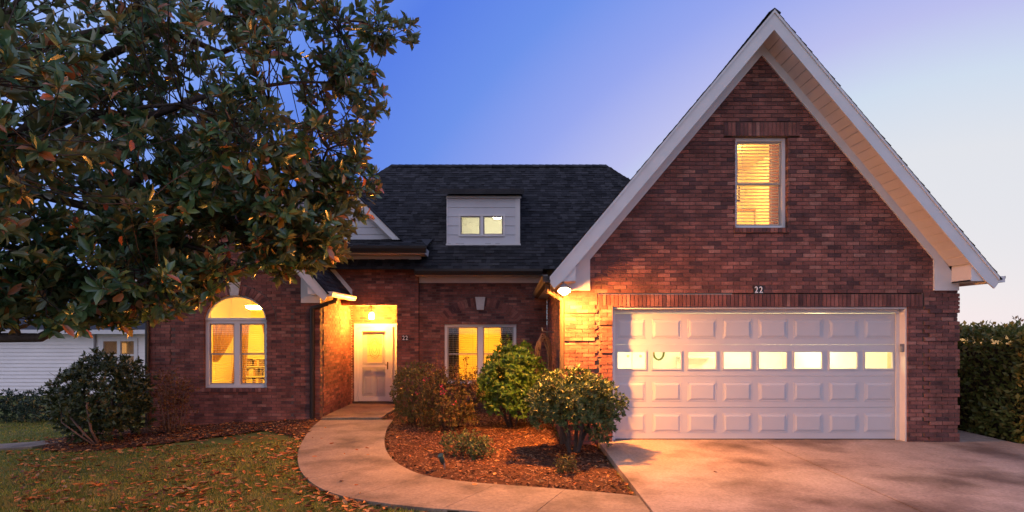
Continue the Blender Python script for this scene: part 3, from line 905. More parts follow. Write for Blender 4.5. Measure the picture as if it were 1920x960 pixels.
# eaves: gutters, fascia and soffits
def gutter(x0, x1, yf, yb, z0, z1, name="gutter", m="gutter_brown"):
    """K-profile gutter along x, open on top"""
    h = z1 - z0
    mb = MB()
    prof = [(yb, z0), (yf + 0.035, z0), (yf + 0.015, z0 + h * .35), (yf, z0 + h * .6), (yf, z1), (yf + 0.012, z1), (yf + 0.012, z0 + h * .6), (yf + 0.03, z0 + 0.012), (yb - 0.012, z0 + 0.012), (yb - 0.012, z1), (yb, z1)]
    n = len(mb.v); k = len(prof)
    mb.v += [(x0, y, z) for y, z in prof] + [(x1, y, z) for y, z in prof]
    for i in range(k):
        j = (i + 1) % k
        mb.f.append((n + i, n + j, n + k + j, n + k + i))
    for x in (x0, x1):
        mb.box(x - 0.002, x + 0.002, yf + 0.003, yb - .002, z0 + 0.003, z1 - 0.01)
    return mb.build(name, m, house)
gutter(-2.36, 0.74, EY - 0.12, EY + 0.0, 3.24, 3.385)
MB().box(-2.36, 0.72, EY + 0.002, EY + 0.03, 3.235, 3.37).build("fascia_board", "white_trim", house)
MB().box(-2.36, 0.876, EY + 0.03, BD - 0.03, 3.235, 3.25).build("soffit", "soffit_vinyl", house)
MB().box(-2.33, 0.876, BD - 0.032, BD + 0.01, 3.085, 3.234).build("frieze_board", "soffit_vinyl", house)
# entry block eave
gutter(-5.2, -2.05, 13.92, 14.06, 3.75, 3.905)
MB().box(-5.2, -2.09, 14.062, 14.09, 3.74, 3.89).build("fascia_board", "white_trim", house)
MB().box(-5.2, -2.10, 14.09, 14.56, 3.725, 3.745).build("soffit", "soffit_vinyl", house)
MB().box(-5.2, -2.29, 14.56, 14.64, 3.44, 3.724).build("frieze_board", "white_trim", house)
MB().box(-5.2, -2.25, 14.525, 14.558, 3.66, 3.724).build("crown_moulding", "white_trim", house)
MB().box(-2.31, -2.29, 14.642, 15.2, 3.3, 3.724).build("frieze_board", "white_trim", house)
MB().box(-2.12, -2.09, 14.09, 15.4, 3.725, 3.89).build("fascia_board", "white_trim", house)
er = MB()
er.hexa([(-5.2, 14.0, 3.87), (-2.05, 14.0, 3.87), (-2.05, 15.6, 4.36), (-5.2, 15.6, 4.36)], [(-5.2, 14.0, 3.90), (-2.05, 14.0, 3.90), (-2.05, 15.6, 4.39), (-5.2, 15.6, 4.39)])
eroof = er.build("roof", "roof_deck", house, label="low dark roof over the front entry")
cse = 1.6 / math.hypot(1.6, 0.49); sne = 0.49 / math.hypot(1.6, 0.49)
shingle_plane((0, 13.98, 3.90), (1, 0, 0), (0, cse, sne), (0, -sne, cse), [(-5.2, 0), (-2.03, 0), (-2.5, 1.66), (-5.2, 1.66)], eroof)

# small white sided gable above the entry
SGC, SHW, SGZ, SGD = -4.72, 1.76, 4.17, 15.0
sg = part_empty("sided_gable", (SGC, SGD, SGZ))
for k in range(11):
    z0 = SGZ + k * 0.178; z1 = z0 + 0.176
    h0, h1 = SHW - (z0 - SGZ), SHW - (z1 - SGZ)
    if h1 <= 0.02: break
    m = MB()
    m.hexa([(SGC - h0, SGD - 0.018, z0), (SGC + h0, SGD - 0.018, z0), (SGC + h0, SGD + 0.02, z0), (SGC - h0, SGD + 0.02, z0)],
           [(SGC - h1, SGD - 0.004, z1), (SGC + h1, SGD - 0.004, z1), (SGC + h1, SGD + 0.02, z1), (SGC - h1, SGD + 0.02, z1)])
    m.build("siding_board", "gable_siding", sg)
for s in (-1, 1):
    at = SGZ + SHW + 0.16
    MB().prism([(SGC, at), (SGC + s * (SHW + 0.16), SGZ), (SGC + s * (SHW - 0.04), SGZ), (SGC, at - 0.22)], SGD - 0.30, SGD - 0.27).build("rake_board", "white_trim", sg)
    MB().prism([(SGC, at - 0.10), (SGC + s * (SHW + 0.06), SGZ), (SGC + s * (SHW - 0.10), SGZ), (SGC, at - 0.28)], SGD - 0.05, SGD - 0.02).build("rake_board", "white_trim", sg)
    MB().prism([(SGC, at - 0.19), (SGC + s * (SHW - 0.02), SGZ), (SGC + s * (SHW - 0.035), SGZ), (SGC, at - 0.205)], SGD - 0.27, SGD - 0.02).build("soffit", "soffit_vinyl", sg)
    MB().prism([(SGC, at + 0.03), (SGC + s * (SHW + 0.19), SGZ), (SGC + s * (SHW + 0.155), SGZ), (SGC, at + 0.002)], SGD - 0.32, 17.0).build("roof_slope", "shingle_dark", sg)

# ------------------------------------------------------------------ dormer
dm = part_empty("dormer", ((DM[0] + DM[1]) / 2, DM[2], DM[3]))
X0, X1, DY, Z0, Z1 = DM
DW = (-1.366, -0.178, 4.295, 4.865)
nbd = 5; bh = (Z1 - Z0) / nbd
for k in range(nbd):
    za, zb = Z0 + k * bh, Z0 + (k + 1) * bh - 0.004
    segs = [(X0 + 0.05, X1 - 0.12)]
    parts_ = []
    lo, hi = max(za, DW[2]), min(zb, DW[3])
    m = MB()
    def board(a, b, c, d):
        fr = lambda z: DY - 0.018 + 0.012 * (z - za) / bh
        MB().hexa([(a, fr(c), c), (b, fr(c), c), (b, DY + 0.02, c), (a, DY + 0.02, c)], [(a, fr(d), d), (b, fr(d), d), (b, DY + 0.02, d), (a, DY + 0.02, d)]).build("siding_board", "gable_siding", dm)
    a, b = X0 + 0.02, X1 - 0.12
    if hi - lo > 0.001:
        board(a, DW[0], za, zb); board(DW[1], b, za, zb)
        if za < lo: board(DW[0], DW[1], za, lo)
        if hi < zb: board(DW[0], DW[1], hi, zb)
    else:
        board(a, b, za, zb)
MB().box(X1 - 0.12, X1, DY - 0.03, DY + 0.02, Z0, Z1).build("corner_board", "white_trim", dm)
MB().box(X0 - 0.005, X0 + 0.02, DY - 0.03, DY + 0.02, Z0, Z1).build("corner_board", "white_trim", dm)
MB().box(X0 - 0.02, X1 + 0.02, DY - 0.06, DY + 0.03, Z0 - 0.045, Z0 - 0.004).build("skirt_board", "white_trim", dm)
MB().box(X0 - 0.02, X1 + 0.03, DY - 0.05, DY + 0.02, Z1 - 0.001, Z1 + 0.06).build("frieze_board", "white_trim", dm)
for xx in (X0, X1 - 0.03):
    m = MB()
    m.v += [(xx, DY + .02, Z0), (xx, DY + .02, Z1), (xx, 16.3, Z1 + .1), (xx + .03, DY + .02, Z0), (xx + .03, DY + .02, Z1), (xx + .03, 16.3, Z1 + .1)]
    m.f += [(0, 1, 2), (5, 4, 3), (0, 3, 4, 1), (1, 4, 5, 2), (2, 5, 3, 0)]
    m.build("cheek_wall", "gable_siding", dm)
m = MB()
m.hexa([(X0 - 0.16, DY - 0.22, Z1 + 0.065), (X1 + 0.10, DY - 0.22, Z1 + 0.065), (X1 + 0.10, 16.9, Z1 + 0.55), (X0 - 0.16, 16.9, Z1 + 0.55)],
       [(X0 - 0.16, DY - 0.22, Z1 + 0.20), (X1 + 0.10, DY - 0.22, Z1 + 0.20), (X1 + 0.10, 16.9, Z1 + 0.66), (X0 - 0.16, 16.9, Z1 + 0.66)])
m.build("dormer_roof", "shingle_dark", dm)

# ------------------------------------------------------------------ windows
def sash_window(x0, x1, z0, z1, y, lights, name="window", fw=0.06, mull=0.09, blind=None, label=None, m="vinyl_frame", rails=True):
    """double hung units side by side: frame > jambs and head (frame), sashes, panes; y = outer face"""
    w = MB()
    yb = y + 0.09
    w.box(x0, x0 + fw, y, yb, z0, z1); w.box(x1 - fw, x1, y, yb, z0, z1)
    w.box(x0 + fw, x1 - fw, y, yb, z1 - fw, z1); w.box(x0 + fw, x1 - fw, y - 0.012, yb, z0, z0 + fw * 0.9)
    uw = (x1 - x0 - 2 * fw - (lights - 1) * mull) / lights
    for i in range(1, lights):
        xm = x0 + fw + i * uw + (i - 1) * mull
        w.box(xm, xm + mull, y + 0.004, yb, z0 + fw * 0.9, z1 - fw)
    win = w.build(name, m, house, label=label)
    for i in range(lights):
        a = x0 + fw + i * (uw + mull); b = a + uw; za, zb = z0 + fw * 0.9, z1 - fw; zm = (za + zb) / 2
        halves = ((zm - 0.018, zb, y + 0.03), (za, zm + 0.018, y + 0.055)) if rails else ((za, zb, y + 0.03),)
        for (c, d, yy) in halves:
            t = 0.03
            s = MB()
            s.box(a, a + t, yy, yy + 0.022, c, d); s.box(b - t, b, yy, yy + 0.022, c, d)
            s.box(a + t, b - t, yy, yy + 0.022, c, c + t); s.box(a + t, b - t, yy, yy + 0.022, d - t, d)
            s.build("sash", "sash_backlit", win)
            MB().box(a + t - .002, b - t + .002, yy + 0.008, yy + 0.012, c + t - .002, d - t + .002).build("pane", "clear_glass", win)
        if blind:
            bz0, bz1, tilt, pitch, bm = blind
            s = MB()
            z = zb - 0.01 - (1 - bz1) * (zb - za)
            zend = za + bz0 * (zb - za)
            s.box(a + 0.004, b - 0.004, y + 0.105, y + 0.145, z, z + 0.035)
            while z > zend:
                hw_ = 0.023
                dy, dz = hw_ * math.cos(tilt), hw_ * math.sin(tilt)
                yc = y + 0.125
                s.hexa([(a + .006, yc - dy, z - dz), (b - .006, yc - dy, z - dz), (b - .006, yc + dy, z + dz), (a + .006, yc + dy, z + dz)],
                       [(a + .006, yc - dy, z - dz + .003), (b - .006, yc - dy, z - dz + .003), (b - .006, yc + dy, z + dz + .003), (a + .006, yc + dy, z + dz + .003)])
                z -= pitch
            s.box(a + 0.004, b - 0.004, y + 0.11, y + 0.14, z, z + 0.015)
            for q in (0.18, 0.82):
                xx = a + (b - a) * q
                s.box(xx - 0.002, xx + 0.002, y + 0.098, y + 0.101, z, zb)
            s.build("blind", bm, win, kind="stuff")
    return win

w_up = sash_window(UW[0], UW[1], UW[2], UW[3], GD + 0.10, 1, blind=(0.0, 1.0, -0.22, 0.056, "blind_slat"), label="tall lit gable window with slatted blind", fw=0.055)
w_left = sash_window(LW[0], LW[1], LW[2], LW[3], WD + 0.09, 2, blind=(0.0, 1.0, 0.06, 0.048, "blind_slat"), label="paired lit window under the arched fanlight", fw=0.075, mull=0.12)
# fanlight
fl = MB()
ns = 24
for i in range(ns):
    t0, t1 = math.pi * i / ns, math.pi * (i + 1) / ns
    c = lambda t, r: (LCX + (LRX - r) * math.cos(t), LW[3] + 0.02 + (LRZ - 0.02 - r) * math.sin(t))
    q = [c(t0, 0.055), c(t0, -0.004), c(t1, -0.004), c(t1, 0.055)][::-1]
    fl.hexa([(x, WD + 0.07, z) for x, z in q], [(x, WD + 0.14, z) for x, z in q])
fl.box(LW[0], LW[1], WD + 0.065, WD + 0.15, LW[3] - 0.001, LW[3] + 0.05)
fan = fl.build("fanlight", "vinyl_frame", house)
MB().prism([(LCX + (LRX - 0.05) * math.cos(math.pi * i / ns), LW[3] + 0.03 + (LRZ - 0.07) * math.sin(math.pi * i / ns)) for i in range(ns + 1)], WD + 0.10, WD + 0.104).build("pane", "clear_glass", fan)
w_bay = sash_window(BW[0], BW[1], BW[2], BW[3], BD + 0.06, 2, blind=(0.0, 1.0, 0.10, 0.048, "dark_blind_slat"), label="paired amber window with white frame behind the shrubs", fw=0.065, mull=0.12)
w_dor = sash_window(DW[0], DW[1], DW[2], DW[3], DY - 0.03, 2, fw=0.05, mull=0.075, rails=False, label="small paired dormer window")
# exterior trim on bay window sill
MB().box(BW[0] - 0.03, BW[1] + 0.03, BD + 0.0, BD + 0.06, BW[2] - 0.001, BW[2] + 0.03).build("sill", "vinyl_frame", house)

# ------------------------------------------------------------------ rooms behind the windows
def room(x0, x1, y0, y1, z0, z1, wallm, lampm, lamp, hole, lamp_r=0.2):
    """five closed faces and a front face with an opening the size of the window; one ceiling lamp"""
    m = MB()
    t = 0.02
    m.box(x0, x1, y1, y1 + t, z0, z1); m.box(x0 - t, x0, y0, y1, z0, z1); m.box(x1, x1 + t, y0, y1, z0, z1)
    m.box(x0, x1, y0, y1, z0 - t, z0); m.box(x0, x1, y0, y1, z1, z1 + t)
    hx0, hx1, hz0, hz1 = hole
    m.box(x0, hx0, y0 - t, y0, z0, z1); m.box(hx1, x1, y0 - t, y0, z0, z1)
    m.box(hx0, hx1, y0 - t, y0, z0, hz0); m.box(hx0, hx1, y0 - t, y0, hz1, z1)
    r = m.build("room", wallm, house)
    lx, ly, lz = lamp
    MB().lathe([(lamp_r * .6, -0.09), (lamp_r * .95, -0.05), (lamp_r, 0.0)], (lx, ly, lz), 16).build("ceiling_lamp", lampm, r)
    return r
r_wing = room(-7.85, -4.47, 13.24, 16.4, -0.02, 2.85, "cream_wall", "lamp_room", (-6.35, 14.5, 2.50), (LW[0] + .05, LW[1] - .05, LW[2] + .05, LW[3] + LRZ - .02), 0.22)
r_bay = room(-2.55, 0.84, 14.97, 18.0, -0.02, 2.6, "cream_wall", "lamp_amber", (-0.8, 16.2, 2.55), (BW[0] + .04, BW[1] - .04, BW[2] + .04, BW[3] - .04), 0.22)
r_up = room(3.30, 5.16, 10.17, 13.0, 3.1, 5.42, "cream_wall", "lamp_bedroom", (4.05, 11.4, 5.38), (UW[0] + .03, UW[1] - .03, UW[2] + .03, UW[3] - .03), 0.2)
r_dor = room(-1.60, 0.13, 15.10, 17.2, 4.16, 5.24, "white_wall", "lamp_attic", (-0.40, 15.9, 5.02), (DW[0] + .03, DW[1] - .03, DW[2] + .03, DW[3] - .03), 0.15)
# furniture seen in the rooms
def drape(pts_top, pts_bot, y, name, m, label, cat="curtain"):
    """pleated cloth between two x-ranges (top and bottom edge), hanging"""
    mb = MB(); nu, nv = 40, 16
    (a0, a1, zt), (b0, b1, zb) = pts_top, pts_bot
    for j in range(nv + 1):
        v = j / nv; e = v ** 1.6
        l, r = a0 + (b0 - a0) * e, a1 + (b1 - a1) * e
        for i in range(nu + 1):
            u = i / nu
            mb.v.append((l + (r - l) * u, y + 0.022 * math.sin(u * 34) + 0.01 * math.sin(u * 11 + v * 3), zt + (zb - zt) * v))
    for j in range(nv):
        for i in range(nu):
            q = j * (nu + 1) + i
            mb.f.append((q, q + 1, q + nu + 2, q + nu + 1))
    return mb.build(name, m, None, label, cat, smooth=True)
drape((-6.80, -6.22, 2.13), (-6.80, -6.68, 1.18), 13.32, "curtain", "curtain_cloth", "golden brown curtain swept to the left edge of the arched window pair")
drape((-6.30, -5.98, 2.13), (-6.42, -6.12, 0.3), 13.34, "curtain", "curtain_cloth", "straight golden curtain hanging behind the middle mullion of the arched window pair")
drape((-5.68, -5.42, 2.13), (-5.44, -5.38, 1.2), 13.32, "curtain", "curtain_cloth", "golden curtain corner swept to the right edge of the arched window pair")
drape((-1.72, -1.36, 2.07), (-1.72, -1.36, 0.3), 15.05, "curtain", "dark_drape", "dark straight curtain at the left edge of the amber window")
drape((-0.30, 0.12, 2.07), (-0.08, 0.12, 0.3), 15.05, "curtain", "dark_drape", "dark slanting curtain at the right edge of the amber window")
drape((4.50, 4.68, 5.17), (4.50, 4.66, 3.5), 10.26, "curtain", "curtain_cloth", "narrow tan curtain at the right side of the tall gable window")

bk = empty("bookcase", (-7.05, 16.2, 0), "open wooden bookcase seen low in the right half of the arched window pair", "bookcase")
for z in (0.35, 0.62, 0.89, 1.12):
    MB().box(-7.40, -6.65, 15.95, 16.3, z, z + 0.03).build("shelf_board", "cabinet_wood", bk)
for x in (-7.43, -6.65):
    MB().box(x, x + 0.03, 15.95, 16.3, 0, 1.15).build("side_panel", "cabinet_wood", bk)
gk = random.Random(3)
for z in (0.38, 0.65, 0.92):
    x = -7.35
    while x < -6.75:
        w = gk.uniform(.03, .07); MB().box(x, x + w, 16.0, 16.2, z, z + gk.uniform(.14, .22)).build("book", gk.choice(("curtain_cloth", "hose", "cabinet_wood")), bk); x += w + gk.choice((0.004, 0.004, .06))
def picture(x0, x1, y, z0, z1, label):
    t = empty("framed_picture", ((x0 + x1) / 2, y, z0), label, "picture")
    m = MB(); q = 0.03
    m.box(x0, x0 + q, y - .02, y, z0, z1); m.box(x1 - q, x1, y - .02, y, z0, z1); m.box(x0 + q, x1 - q, y - .02, y, z0, z0 + q); m.box(x0 + q, x1 - q, y - .02, y, z1 - q, z1)
    m.build("picture_frame", "dark_drape", t)
    MB().box(x0 + q, x1 - q, y - .010, y - .004, z0 + q, z1 - q).build("picture_sheet", "soffit_vinyl", t)
picture(4.74, 5.04, 12.995, 4.75, 5.12, "small framed picture on the bedroom wall seen through the tall gable window")
dl = empty("bedroom_dresser", (4.8, 12.6, 3.1), "tall brown dresser inside the room behind the tall gable window", "dresser")
MB().box(4.45, 5.12, 12.4, 12.9, 3.1, 4.42).build("carcass", "cabinet_wood", dl)
MB().box(4.43, 5.14, 12.38, 12.92, 4.421, 4.45).build("top", "curtain_cloth", dl)
# ------------------------------------------------------------------ garage door
GDY = 10.16
gdoor = part_empty("garage_door", ((OPX0 + OPX1) / 2, GDY, 0))
DX0, DX1, DZ0, DZ1 = OPX0 + 0.06, OPX1 - 0.06, 0.015, 2.185
ncol = 8; cw = (DX1 - DX0) / ncol; sh = (DZ1 - DZ0) / 4
def panel_mesh(w, h):
    m = MB()
    rings = [(0, 0.0004), (0.007, 0.004), (0.014, 0.001), (0.055, 0.012)]
    for ins, out in rings:
        m.v += [(-w / 2 + ins, -out, -h / 2 + ins), (w / 2 - ins, -out, -h / 2 + ins), (w / 2 - ins, -out, h / 2 - ins), (-w / 2 + ins, -out, h / 2 - ins)]
    for r in range(len(rings) - 1):
        for k in range(4):
            a, b = r * 4 + k, r * 4 + (k + 1) % 4
            m.f.append((a, b, b + 4, a + 4))
    e = (len(rings) - 1) * 4
    m.f.append((e, e + 1, e + 2, e + 3))
    me = m.mesh("panel"); me.materials.append(M["door_paint"]); return me
pme = panel_mesh(0.50, 0.335)
winrow = 2
for r in range(4):
    za, zb = DZ0 + r * sh + 0.0015, DZ0 + (r + 1) * sh - 0.0015
    s = MB()
    if r != winrow:
        s.box(DX0, DX1, GDY, GDY + 0.045, za, zb)
    else:
        wz0, wz1 = (za + zb) / 2 - 0.155, (za + zb) / 2 + 0.155
        s.box(DX0, DX1, GDY, GDY + 0.045, za, wz0); s.box(DX0, DX1, GDY, GDY + 0.045, wz1, zb)
        xx = DX0
        for c in range(ncol):
            xc = DX0 + (c + .5) * cw
            s.box(xx, xc - 0.245, GDY + 0.0, GDY + 0.045, wz0, wz1); xx = xc + 0.245
        s.box(xx, DX1, GDY, GDY + 0.045, wz0, wz1)
    # tongue lip at the lower edge
    s.box(DX0, DX1, GDY - 0.004, GDY - 0.0, za, za + 0.02)
    s.build("door_section", "door_paint", gdoor)
    for c in range(ncol):
        xc = DX0 + (c + .5) * cw
        if r != winrow:
            o = bpy.data.objects.new("panel", pme); COL.objects.link(o); o.parent = gdoor
            o.matrix_parent_inverse = Matrix.Translation(WORLD_LOC[gdoor.name]).inverted()
            o.location = (xc, GDY - 0.0005, (za + zb) / 2)
        else:
            f = MB(); t = 0.026
            f.box(xc - 0.262, xc - 0.262 + t, GDY - 0.012, GDY + 0.02, wz0 - 0.012, wz1 + 0.012); f.box(xc + 0.262 - t, xc + 0.262, GDY - 0.012, GDY + 0.02, wz0 - 0.012, wz1 + 0.012)
            f.box(xc - 0.262 + t, xc + 0.262 - t, GDY - 0.012, GDY + 0.02, wz0 - 0.012, wz0 - 0.012 + t); f.box(xc - 0.262 + t, xc + 0.262 - t, GDY - 0.012, GDY + 0.02, wz1 + 0.012 - t, wz1 + 0.012)
            f.build("window_frame", "door_paint", gdoor)
            MB().box(xc - 0.24, xc + 0.24, GDY + 0.004, GDY + 0.008, wz0 + .01, wz1 - .01).build("pane", "clear_glass", gdoor)
MB().box(DX0, DX1, GDY + 0.002, GDY + 0.04, 0.0, DZ0).build("weather_seal", "plaque_black", gdoor)
# jambs and header
MB().box(OPX1 - 0.022, OPX1 - 0.001, GD + 0.03, GDY + 0.06, 0.0, OPZ - 0.001).build("jamb", "white_trim", house)
MB().box(OPX0 + 0.001, OPX0 + 0.022, GD + 0.03, GDY + 0.06, 0.0, OPZ - 0.001).build("jamb", "white_trim", house)
MB().box(OPX1 - 0.082, OPX1 - 0.023, GDY - 0.030, GDY - 0.004, 0.0, OPZ - 0.10).build("door_stop", "white_trim", house)
MB().box(OPX0 + 0.023, OPX0 + 0.082, GDY - 0.030, GDY - 0.004, 0.0, OPZ - 0.10).build("door_stop", "white_trim", house)
MB().box(OPX0 + 0.023, OPX1 - 0.023, GD + 0.035, GDY + 0.06, OPZ - 0.035, OPZ - 0.002).build("header", "white_trim", house)
MB().box(OPX0 + 0.023, OPX1 - 0.023, GDY - 0.030, GDY - 0.003, OPZ - 0.10, OPZ - 0.036).build("door_stop", "white_trim", house)
r_gar = room(OPX0 - 0.4, OPX1 + 0.4, GDY + 0.08, 15.5, -0.02, 2.45, "white_wall", "lamp_garage", (3.9, 12.2, 2.40), (OPX0 + .05, OPX1 - .05, 0.0, 2.2), 0.3)
MB().lathe([(0.18, -0.09), (0.28, -0.05), (0.3, 0.0)], (1.9, 12.6, 2.40), 16).build("ceiling_lamp", "lamp_garage", r_gar)
MB().lathe([(0.18, -0.09), (0.28, -0.05), (0.3, 0.0)], (6.2, 13.8, 2.40), 16).build("ceiling_lamp", "lamp_garage", r_gar)
# things inside the garage
cb = empty("storage_cabinet", (3.0, 14.9, 0), "cream storage cabinet with round knobs behind the leftmost garage window", "cabinet")
MB().box(2.5, 3.5, 14.7, 15.45, 0, 2.1).build("carcass", "white_wall", cb)
for k, (a, b) in enumerate(((2.53, 2.99), (3.01, 3.47))):
    MB().box(a, b, 14.67, 14.699, 0.05, 2.05).build("door", "white_wall", cb)
    for z in (1.25, 1.45):
        MB().lathe([(0.03, 0), (0.035, -0.02), (0.02, -0.035)], (b - 0.09 if k == 0 else a + 0.20, 14.67, z), 10, 'y').build("knob", "cabinet_wood", cb)
hp = []
for k in range(40):
    t = k / 39; a = t * 2 * math.pi * 2.4
    hp.append((3.66 + 0.13 * math.cos(a), 14.6 + 0.02 * k / 10, 1.33 + 0.17 * math.sin(a)))
MB().tube(hp, 0.022, 6).build("hanging_hose", "hedge_leaf", None, "coiled green hose hanging inside the garage seen through its second window", "hose", smooth=True)
sh_ = empty("storage_shelf", (4.75, 15.2, 0), "low white storage shelf inside the garage under the third window", "shelf")
for z in (0.4, 0.8, 1.18):
    MB().box(4.35, 5.2, 15.0, 15.45, z, z + 0.03).build("shelf_board", "white_wall", sh_)
MB().box(4.35, 5.2, 15.43, 15.46, 0, 1.25).build("back_panel", "white_wall", sh_)
MB().box(6.78, 6.80, 10.4, 10.6, 1.2, 2.0).build("wall_strip", "cabinet_wood", r_gar)

# keypad on the right jamb
kp = empty("door_keypad", (OPX1 - 0.03, GD + 0.09, 1.62), "small grey keypad mounted on the white jamb right of the garage door", "keypad")
MB().box(OPX1 - 0.052, OPX1 - 0.0225, GD + 0.055, GD + 0.125, 1.52, 1.66).build("body", "metal_grey", kp)
MB().box(OPX1 - 0.056, OPX1 - 0.0525, GD + 0.06, GD + 0.12, 1.53, 1.615).build("cover", "steel", kp)

# house number plaques
def number_plaque(cx, y, cz, w, h, label):
    t = empty("number_plaque", (cx, y, cz), label, "house number", "black house number plaques")
    MB().box(cx - w / 2, cx + w / 2, y - 0.02, y - 0.002, cz - h / 2, cz + h / 2).build("plate", "plaque_black", t)
    for k in (-1, 1):
        c = bpy.data.curves.new("digit", 'FONT'); c.body = "2"; c.size = h * 1.12; c.align_x = 'CENTER'; c.align_y = 'CENTER'; c.extrude = 0.003; c.offset = h * 0.012
        o = bpy.data.objects.new("digit_tmp", c); COL.objects.link(o)
        dg = bpy.context.evaluated_depsgraph_get(); me = bpy.data.meshes.new_from_object(o.evaluated_get(dg))
        COL.objects.unlink(o); bpy.data.objects.remove(o)
        me.materials.clear(); me.materials.append(M["number_white"])
        d = bpy.data.objects.new("digit", me); COL.objects.link(d); d.parent = t
        d.location = (k * w * 0.235, -0.023, 0.0); d.rotation_euler = (R(90), 0, 0)
        d.scale = (0.82, 1, 1)
number_plaque(4.175, GD, 2.573, 0.165, 0.135, "black plaque with white 22 above the garage door")
number_plaque(-2.66, ED, 1.70, 0.165, 0.135, "black plaque with white 22 on the brick beside the front door")

# ------------------------------------------------------------------ front door
dy = PD + 0.02
fd = part_empty("front_door", ((DR[0] + DR[1]) / 2, dy, 0))
f = MB()
f.box(DR[0], DR[0] + 0.10, dy - 0.05, dy + 0.14, DR[2], DR[3]); f.box(DR[1] - 0.21, DR[1] - 0.12, dy - 0.05, dy + 0.14, DR[2], DR[3]); f.box(DR[1] - 0.04, DR[1], dy - 0.05, dy + 0.14, DR[2], DR[3])
f.box(DR[0] + 0.10, DR[1] - 0.21, dy - 0.05, dy + 0.14, DR[3] - 0.09, DR[3]); f.box(DR[1] - 0.12, DR[1] - 0.04, dy - 0.05, dy + 0.14, DR[3] - 0.09, DR[3])
f.build("door_frame", "white_trim", fd)
MB().box(DR[0] - 0.02, DR[1], dy - 0.09, dy + 0.1, DR[2] - 0.005, DR[2] + 0.055).build("threshold", "downspout_brown", fd)
sx0, sx1 = DR[0] + 0.105, DR[1] - 0.215
s0, s1 = DR[2] + 0.06, DR[3] - 0.095
m = MB()
m.box(sx0, sx0 + 0.10, dy - 0.03, dy, s0, s1); m.box(sx1 - 0.10, sx1, dy - 0.03, dy, s0, s1)
m.box(sx0 + .10, sx1 - .10, dy - 0.03, dy, s1 - 0.10, s1); m.box(sx0 + .10, sx1 - .10, dy - 0.03, dy, s0, s0 + 0.12)
zm = s0 + (s1 - s0) * 0.475
m.box(sx0 + .10, sx1 - .10, dy - 0.028, dy, zm - 0.03, zm + 0.03)
m.build("storm_door", "white_trim", fd)
MB().box(sx0 + .095, sx1 - .095, dy - 0.016, dy - 0.012, zm + 0.02, s1 - 0.09).build("pane", "clear_glass", fd)
MB().box(sx0 + .095, sx1 - .095, dy - 0.016, dy - 0.012, s0 + 0.11, zm - 0.02).build("pane", "clear_glass", fd)
MB().box(sx0 + .10, sx1 - .10, dy - 0.034, dy - 0.029, s1 - 0.135, s1 - 0.105).build("vent_rail", "downspout_brown", fd)
MB().box(sx0, sx1, dy + 0.09, dy + 0.13, s0, s1).build("inner_door", "door_paint", fd)
dcx = (sx0 + sx1) / 2
MB().box(dcx - 0.22, dcx + 0.22, dy + 0.075, dy + 0.089, zm + 0.08, s1 - 0.19).build("decorative_glass", "hall_lit_glass", fd)
g = MB()
for a, b, c, d in ((-.23, -.20, 0.06, 1), (.20, .23, 0.06, 1)):
    g.box(dcx + a, dcx + b, dy + 0.06, dy + 0.0745, zm + 0.06, s1 - 0.17)
g.box(dcx - .20, dcx + .20, dy + 0.06, dy + 0.0745, zm + 0.06, zm + 0.09); g.box(dcx - .20, dcx + .20, dy + 0.06, dy + 0.0745, s1 - 0.20, s1 - 0.17)
g.build("glass_moulding", "door_paint", fd)
cm = MB()
zc = (zm + 0.08 + s1 - 0.19) / 2
for k in range(3):
    rx, rz = 0.05 + 0.045 * k, 0.10 + 0.09 * k
    cm.tube([(dcx + rx * math.cos(t * math.pi / 12), dy + 0.07, zc + rz * math.sin(t * math.pi / 12)) for t in range(25)], 0.004, 4)
for s in (-1, 1):
    cm.tube([(dcx + s * 0.20, dy + 0.07, zc + 0.1), (dcx + s * 0.1, dy + 0.07, zc + 0.12), (dcx, dy + 0.07, zc + 0.28)], 0.004, 4)
    cm.tube([(dcx + s * 0.20, dy + 0.07, zc - 0.2), (dcx + s * 0.1, dy + 0.07, zc - 0.18), (dcx, dy + 0.07, zc - 0.24)], 0.004, 4)
cm.build("leaded_pattern", "brass", fd)
for s in (-1, 1):
    for (c, d) in ((s0 + 0.16, zm - 0.28), (zm - 0.24, zm - 0.05)):
        me = panel_mesh(0.24, d - c); me.materials.clear(); me.materials.append(M["door_paint"])
        o = bpy.data.objects.new("panel", me); COL.objects.link(o); o.parent = fd
        o.matrix_parent_inverse = Matrix.Translation(WORLD_LOC[fd.name]).inverted()
        o.location = (dcx + s * 0.155, dy + 0.0895, (c + d) / 2)
h = MB()
h.box(sx1 - 0.055, sx1 - 0.025, dy - 0.042, dy - 0.03, zm - 0.09, zm + 0.11)
h.tube([(sx1 - 0.04, dy - 0.04, zm + 0.03), (sx1 - 0.04, dy - 0.075, zm + 0.03), (sx1 - 0.10, dy - 0.08, zm + 0.03)], 0.009, 6)
h.build("handle", "brass", fd)
MB().box(DR[1] - 0.12, DR[1] - 0.04, dy + 0.02, dy + 0.03, DR[2] + .05, DR[3] - 0.09).build("sidelight", "white_trim", fd)
MB().box(PX0 + .02, PX1 + 0.3, dy + 0.2, dy + 0.22, -0.1, PZ).build("hall_wall", "cream_wall", house)

